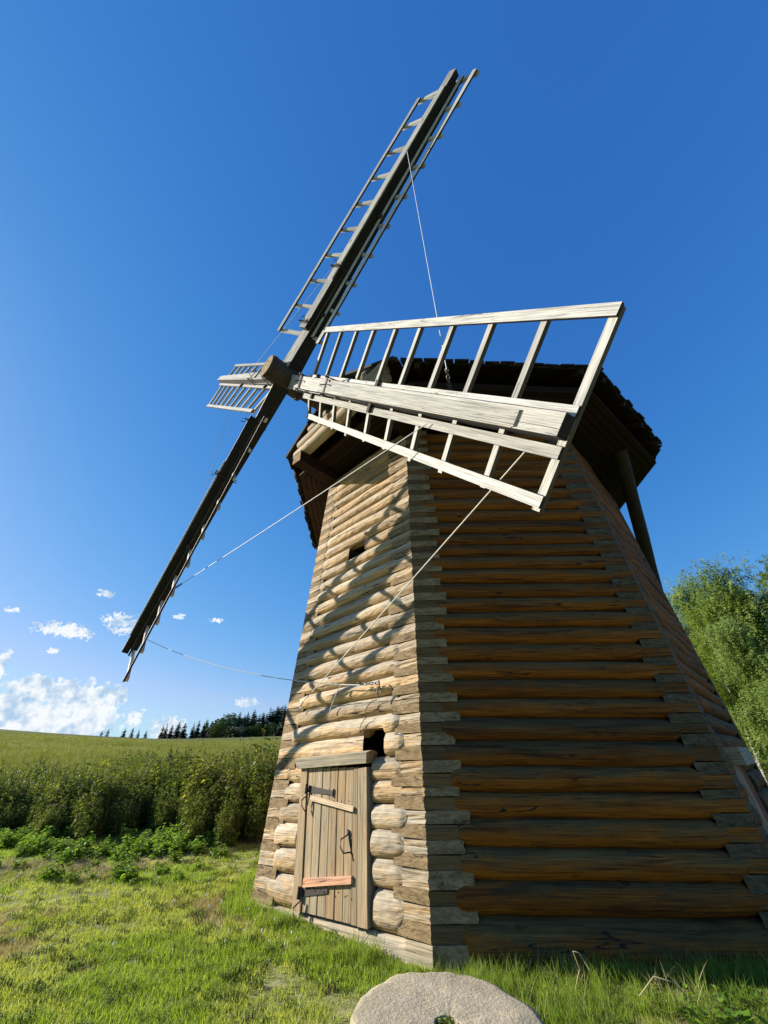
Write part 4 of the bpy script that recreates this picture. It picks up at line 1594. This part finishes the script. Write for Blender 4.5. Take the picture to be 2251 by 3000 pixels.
    ok = ~inside_tower(x, y, .3) & (near_wall(x, y) > .9) & (nz(x, y, .9, 4.4) + .5 * nz(x, y, 2.3, 1.4) + NR.normal(0, .18, n) > -.02); x, y = x[ok], y[ok]; m_ = len(x)
    ms = [weed_mesh('low_plant', [G_LIME, G_STEM], 7, .13, .12, .34, .13, 100 + k, 12, .4, .4) for k in range(4)]
    scatter('low_leafy_plants', np.stack([x, y, gz(x, y)], 1), NR.uniform(0, 6.28, m_), NR.uniform(.3, .95, m_), NR.integers(0, 4, m_), ms, 'bright low leafy plants along the foot of the weed bank')
    # ---- cut dry hay lying on the lawn at the left
    pts = []
    for cx, cy, sx, sy, nn in ((-5.6, 7.9, .9, .25, 90), (-4.4, 8.1, .5, .15, 30), (-6.4, 7.4, .6, .3, 60), (-2.9, 9.0, .4, .1, 16), (-4.2, 5.0, .5, .5, 16)):
        for _ in range(nn): pts.append((cx + rng.gauss(0, sx), cy + rng.gauss(0, sy)))
    x = np.array([p[0] for p in pts]); y = np.array([p[1] for p in pts]); m_ = len(x)
    ms = [clump_mesh('hay', G_DRY, 26, .12, .02, .07, .007, 4.5, 120 + k, 3) for k in range(3)]
    scatter('cut_hay', np.stack([x, y, gz(x, y) + .02], 1), NR.uniform(0, 6.28, m_), NR.uniform(.7, 1.4, m_), NR.integers(0, 3, m_), ms, 'thin drifts of cut dry hay on the lawn at the left')
    # ---- field grass on the hill
    n = 26000
    r = np.exp(NR.uniform(np.log(15), np.log(120), n))
    a = NR.uniform(98, 140, n)
    x, y = r * np.cos(np.radians(a)), r * np.sin(np.radians(a))
    scl = NR.uniform(.6, 1.1, n) * (1 + .5 * nz(x, y, .08, 9.1)) * np.interp(r, [15, 40, 120], [1.0, .8, .7])
    dry = nz(x, y, .05, 5.5) + .5 * nz(x, y, .3, 2.5)
    ms = [clump_mesh('field_tuft', G_FIELD, 44, .35, .22, .60, .016, .5, 130 + k, 2) for k in range(3)] + [clump_mesh('dry_field_tuft', G_DRY, 26, .35, .25, .55, .012, .5, 140, 2)]
    idx = np.where((dry > .32) & (NR.random(n) < .35), 3, NR.integers(0, 3, n))
    scatter('field_grass', np.stack([x, y, gz(x, y)], 1), NR.uniform(0, 6.28, n), scl, idx, ms, 'tall meadow grass over the sunny hill field')


build_grass()


# ---- single dry stalks by the wall (the two bent straws in the grass on the right)
def stalk(pts, label, r=.005):
    mb = MB(); mb.tube(pts, r, 5)
    tag(mb.build('dry_stalk', [G_DRY]), label, 'dry stalk')


stalk([(1.28, 4.25, 0), (1.36, 4.22, .16), (1.33, 4.2, .26), (1.37, 4.2, .25), (1.42, 4.18, .17)], 'bent dry straw stalk standing in the grass at the shaded wall')
stalk([(1.72, 4.15, .05), (1.84, 4.12, .15), (1.95, 4.1, .13), (2.05, 4.08, .03)], 'broken straw stalk arched over in the grass near the shaded wall')


# ------------------------------------------------------------------ far spruces
def spruce_mesh(seed):
    r = random.Random(seed)
    mb = MB()
    mb.tube([(0, 0, -.02), (0, 0, .5), (0, 0, 1.0)], [.016, .01, .002], 6, cap=False)
    trunk = mb.mesh('spruce_trunk', [M_SHAFT])
    V, F = [], []
    tiers = 26
    for k in range(tiers):
        z = .06 + .93 * k / tiers
        R = .27 * (1 - z) ** .75 * r.uniform(.65, 1.25) + .008
        n = 11 if k < 18 else 7
        a0 = r.uniform(0, 6.28)
        for j in range(n):
            a = a0 + 6.283 * j / n + r.uniform(-.2, .2)
            rr = R * r.uniform(.65, 1.2)
            dr = rr * r.uniform(.25, .55)
            c, s = math.cos(a), math.sin(a)
            wd = rr * .32
            b = len(V)
            V += [(0, 0, z + .012), (c * rr * .55 - s * wd, s * rr * .55 + c * wd, z - dr * .5), (c * rr, s * rr, z - dr + .01), (c * rr * .55 + s * wd, s * rr * .55 - c * wd, z - dr * .5)]
            F.append((b, b + 1, b + 2, b + 3))
            for q in range(2):
                f = r.uniform(.35, .9)
                bx, by, bz = c * rr * f, s * rr * f, z - dr * f
                b = len(V)
                t = rr * .25
                V += [(bx, by, bz), (bx + r.uniform(-t, t), by + r.uniform(-t, t), bz - t * .9), (bx + r.uniform(-t, t), by + r.uniform(-t, t), bz - t * .5)]
                F.append((b, b + 1, b + 2))
    me = bpy.data.meshes.new('spruce_crown')
    me.from_pydata(V, [], F)
    me.materials.append(G_SPRUCE)
    return trunk, me


def broadleaf_mesh(seed):
    r = random.Random(seed)
    mb = MB()
    mb.tube([(0, 0, -.02), (0, 0, .4), (.01, 0, .8)], [.018, .012, .003], 6, cap=False)
    trunk = mb.mesh('broadleaf_trunk', [M_SHAFT])
    V, F = [], []
    blobs = [(Vector((r.uniform(-.14, .14), r.uniform(-.14, .14), r.uniform(.25, .85))), r.uniform(.10, .19)) for _ in range(16)]
    for _ in range(1500):
        c, rad = r.choice(blobs)
        d = Vector((r.gauss(0, 1), r.gauss(0, 1), r.gauss(0, 1))).normalized()
        p = c + d * rad * r.uniform(.7, 1.05)
        if p.z < .08: continue
        s = r.uniform(.012, .028)
        u = Vector((r.gauss(0, 1), r.gauss(0, 1), r.gauss(0, 1))).normalized(); v = u.orthogonal().normalized()
        b = len(V)
        V += [tuple(p - u * s), tuple(p + v * s), tuple(p + u * s), tuple(p - v * s)]
        F.append((b, b + 1, b + 2, b + 3))
    me = bpy.data.meshes.new('broadleaf_crown')
    me.from_pydata(V, [], F)
    me.materials.append(G_FARLEAF)
    return trunk, me


TREES = [(122.7, 0.0526, 0), (122.15, 0.0558, 0), (120.59, 0.057, 0), (119.85, 0.0587, 0), (119.2, 0.0549, 0), (118.45, 0.0542, 0), (116.84, 0.0634, 0), (116.49, 0.0659, 0), (115.94, 0.0644, 0), (115.25, 0.072, 0), (114.61, 0.0688, 0), (115.44, 0.0636, 0), (113.65, 0.0681, 0), (113.14, 0.0725, 0), (112.53, 0.0683, 0), (112.25, 0.0752, 0), (111.73, 0.071, 0), (111.17, 0.0728, 0), (110.94, 0.0798, 1), (110.27, 0.087, 1), (109.56, 0.0862, 1), (110.51, 0.0694, 1), (109.03, 0.0819, 1), (108.61, 0.09, 0), (108.02, 0.0847, 0), (107.68, 0.0902, 0), (107.19, 0.0848, 0), (106.94, 0.0948, 0), (106.31, 0.0858, 0), (105.83, 0.0895, 0), (105.42, 0.0877, 0), (105.05, 0.0987, 0), (104.56, 0.0942, 0), (104.22, 0.1026, 0), (103.8, 0.1007, 0), (103.32, 0.1064, 0), (102.79, 0.1046, 0), (109.5, 0.0643, 1), (108.13, 0.0679, 1), (107.17, 0.0644, 1), (106.26, 0.0661, 1), (105.3, 0.0644, 1), (104.61, 0.0697, 1), (111.22, 0.0625, 1)]


ORD = ['leftmost'] + [w + ' from the left' for w in 'second third fourth fifth sixth seventh eighth ninth tenth eleventh twelfth thirteenth fourteenth fifteenth sixteenth seventeenth eighteenth nineteenth twentieth twenty-first twenty-second twenty-third twenty-fourth twenty-fifth twenty-sixth'.split()]


def build_far_trees():
    sv = [spruce_mesh(k) for k in range(4)]
    bv = [broadleaf_mesh(50 + k) for k in range(3)]
    extra = [(a, t * .97, 0) for a, t, _ in TREES if a < 112.5] + [(101.9, .105, 0), (101.2, .11, 0)]
    lst = [(a, t, k, 0) for a, t, k in TREES] + [(a + rng.uniform(-.4, .4), t, k, 1) for a, t, k in extra]
    for n, (a, t, kind, back) in enumerate(lst):
        small = kind == 1 and t < .075
        D = (rng.uniform(196, 212) + (14 if back else 0)) if not small else rng.uniform(180, 186)
        x, y = D * math.cos(R_(a)), D * math.sin(R_(a))
        zg = float(gz(np.array([x]), np.array([y]))[0]) - .6
        H = 1.5 + t * D - zg
        trunk, crown = (rng.choice(sv) if kind == 0 else rng.choice(bv))
        e = empty('spruce_tree' if kind == 0 else 'broadleaf_tree', (x, y, zg))
        wd = rng.uniform(.95, 1.2) if kind == 0 else 1.25
        if H < 3.5: wd *= 1.3
        e.scale = (H * wd, H * wd, H * 1.01)
        e.rotation_euler = (0, 0, rng.uniform(0, 6.28))
        for nm, me in (('trunk', trunk), ('crown', crown)):
            o = bpy.data.objects.new(nm, me); COL.objects.link(o); o.parent = e
        if back:
            lab = 'dark spruce in the rows behind the front edge of the far forest'; grp = 'spruces behind the far forest edge'
        elif n <= 5:
            lab = '%s of the six small spruce tops peeping over the hill crest' % ORD[n]; grp = 'spruce tops along the hill crest'
        elif kind == 0 and n <= 11:
            lab = '%s spruce in the small dark group standing apart on the crest' % ORD[sorted(range(6, 12), key=lambda q: -TREES[q][0]).index(n)]
            grp = 'small group of spruces on the crest'
        else:
            same = [q for q in range(12, len(TREES)) if (TREES[q][2], TREES[q][1] < .075) == (kind, t < .075)] if kind else [q for q in range(12, len(TREES)) if TREES[q][2] == 0]
            o_ = ORD[sorted(same, key=lambda q: -TREES[q][0]).index(n)]
            if kind == 0: lab = '%s dark pointed spruce in the front edge of the far forest' % o_; grp = 'spruces of the far forest edge'
            elif small: lab = '%s low pale green bush in front of the far forest' % o_; grp = 'bushes before the far forest'
            else: lab = '%s rounded green broadleaf tree at the left part of the far forest' % o_; grp = 'broadleaf trees of the far forest'
        tag(e, lab, 'tree' if not small else 'bush', grp)


build_far_trees()


# ------------------------------------------------------------------ birches at the right
def bark_mat():
    mt, t, out = new_mat('birch_bark')
    b = t.nodes.new('ShaderNodeBsdfPrincipled')
    t.links.new(b.outputs[0], out.inputs['Surface'])
    tc = t.nodes.new('ShaderNodeTexCoord')
    mp = t.nodes.new('ShaderNodeMapping'); mp.inputs['Scale'].default_value = (3, 3, 14)
    t.links.new(tc.outputs['Object'], mp.inputs['Vector'])
    n = noise_node(t, mp.outputs[0], 1.2, 5, .65)
    t.links.new(ramp_node(t, n, [(.36, (.04, .035, .03, 1)), (.47, (.34, .33, .29, 1)), (.75, (.52, .50, .45, 1))]), b.inputs['Base Color'])
    b.inputs['Roughness'].default_value = .8
    return mt


M_BARK = bark_mat()


def birch_meshes(seed, H):
    r = random.Random(seed)
    mb = MB()
    lean = Vector((r.uniform(-.10, -.02), r.uniform(-.05, .05), 0))
    trunk = [Vector((0, 0, -.2)) + Vector((0, 0, H * f)) + lean * H * f * f + Vector((.12 * math.sin(f * 7 + seed), .1 * math.cos(f * 6), 0)) * f for f in [k / 10 for k in range(11)]]
    mb.tube(trunk, [.11 * (1 - .93 * k / 10) for k in range(11)], 8, cap=False)
    twigs = []
    for k in range(46):
        f = .12 + .85 * (k / 46) + r.uniform(-.02, .02)
        i = min(9, int(f * 10)); p = trunk[i].lerp(trunk[i + 1], f * 10 - i)
        az = r.uniform(0, 6.283) if r.random() < .8 else math.pi + r.uniform(-.6, .6)
        up = r.uniform(.7, 1.5)
        L = H * (.25 * (1 - f) ** .6 + .06) * r.uniform(.6, 1.15)
        d = Vector((math.cos(az), math.sin(az), up)).normalized()
        pts = [p]
        for q in range(5):
            d = (d + Vector((-.08, 0, -.10)) + Vector((r.uniform(-.1, .1), r.uniform(-.1, .1), 0))).normalized()
            pts.append(pts[-1] + d * L / 5)
        mb.tube(pts, [.035 * (1 - f) * (1 - q / 5.2) + .004 for q in range(6)], 5, cap=False)
        twigs.append((pts, L))
    wood_me = mb.mesh('birch_limbs', [M_BARK])
    V, F = [], []
    V = []
    verts = []
    for (pts, L) in twigs:
        ncl = int(24 + L * 22)
        for _ in range(ncl):
            f = r.uniform(.2, 1.0) ** .8 * 4.99
            i = min(4, int(f)); p = pts[i].lerp(pts[i + 1], f - i)
            off = Vector((r.gauss(0, .42), r.gauss(0, .42), r.gauss(0, .28)))
            st = p + off
            # a drooping twig with leaves, blown a little to the left
            hang = r.uniform(.25, .85)
            nl = r.randint(20, 34)
            dx, dy = r.uniform(-.35, .05), r.uniform(-.15, .15)
            for q in range(nl):
                g = q / nl
                c = st + Vector((dx * g, dy * g, -hang * g * g)) + Vector((r.gauss(0, .05), r.gauss(0, .05), r.gauss(0, .05)))
                s = r.uniform(.030, .056)
                u = Vector((r.gauss(0, 1), r.gauss(0, 1), r.gauss(0, .8))).normalized(); v = u.orthogonal().normalized() * .75
                b = len(V)
                V += [tuple(c - u * s), tuple(c + v * s), tuple(c + u * s), tuple(c - v * s)]
                F.append((b, b + 1, b + 2, b + 3))
    me = bpy.data.meshes.new('birch_leaves')
    me.from_pydata(V, [], F)
    me.materials.append(G_BIRCH)
    return wood_me, me


def build_birches():
    var = [birch_meshes(3, 10.), birch_meshes(8, 10.)]
    lst = [(51.9, 19.5, .262), (49.2, 23.5, .300), (46.4, 20.0, .318), (44.2, 24.0, .29), (53.5, 23.0, .225), (47.8, 17.0, .21), (50.3, 28., .25), (44.0, 17.0, .16)]
    labs = ['leftmost pale birch rising beside the sloping mill wall', 'tall birch with the second highest tip behind the mill', 'tallest birch at the right with a pale trunk showing near its tip',
            'broad birch cut by the right edge of the photo', 'low birch half hidden behind the sloping mill wall', 'short bushy birch in front of the taller ones', 
            'rear birch filling the gap between the taller crowns', 'low bright birch at the right edge beside the side door']
    for n, (a, D, t) in enumerate(lst):
        x, y = D * math.cos(R_(a)), D * math.sin(R_(a))
        zg = float(gz(np.array([x]), np.array([y]))[0])
        H = 1.5 + t * D - zg
        wood_me, leaf_me = var[n % 2]
        e = empty('birch_tree', (x, y, zg))
        e.scale = (H / 10 * 1.05, H / 10 * 1.05, H / 10)
        e.rotation_euler = (0, 0, rng.uniform(-.6, .6) + (0 if n % 3 else 2.8))
        for nm, me in (('trunk', wood_me), ('crown', leaf_me)):
            o = bpy.data.objects.new(nm, me); COL.objects.link(o); o.parent = e
        tag(e, labs[n], 'tree')


build_birches()
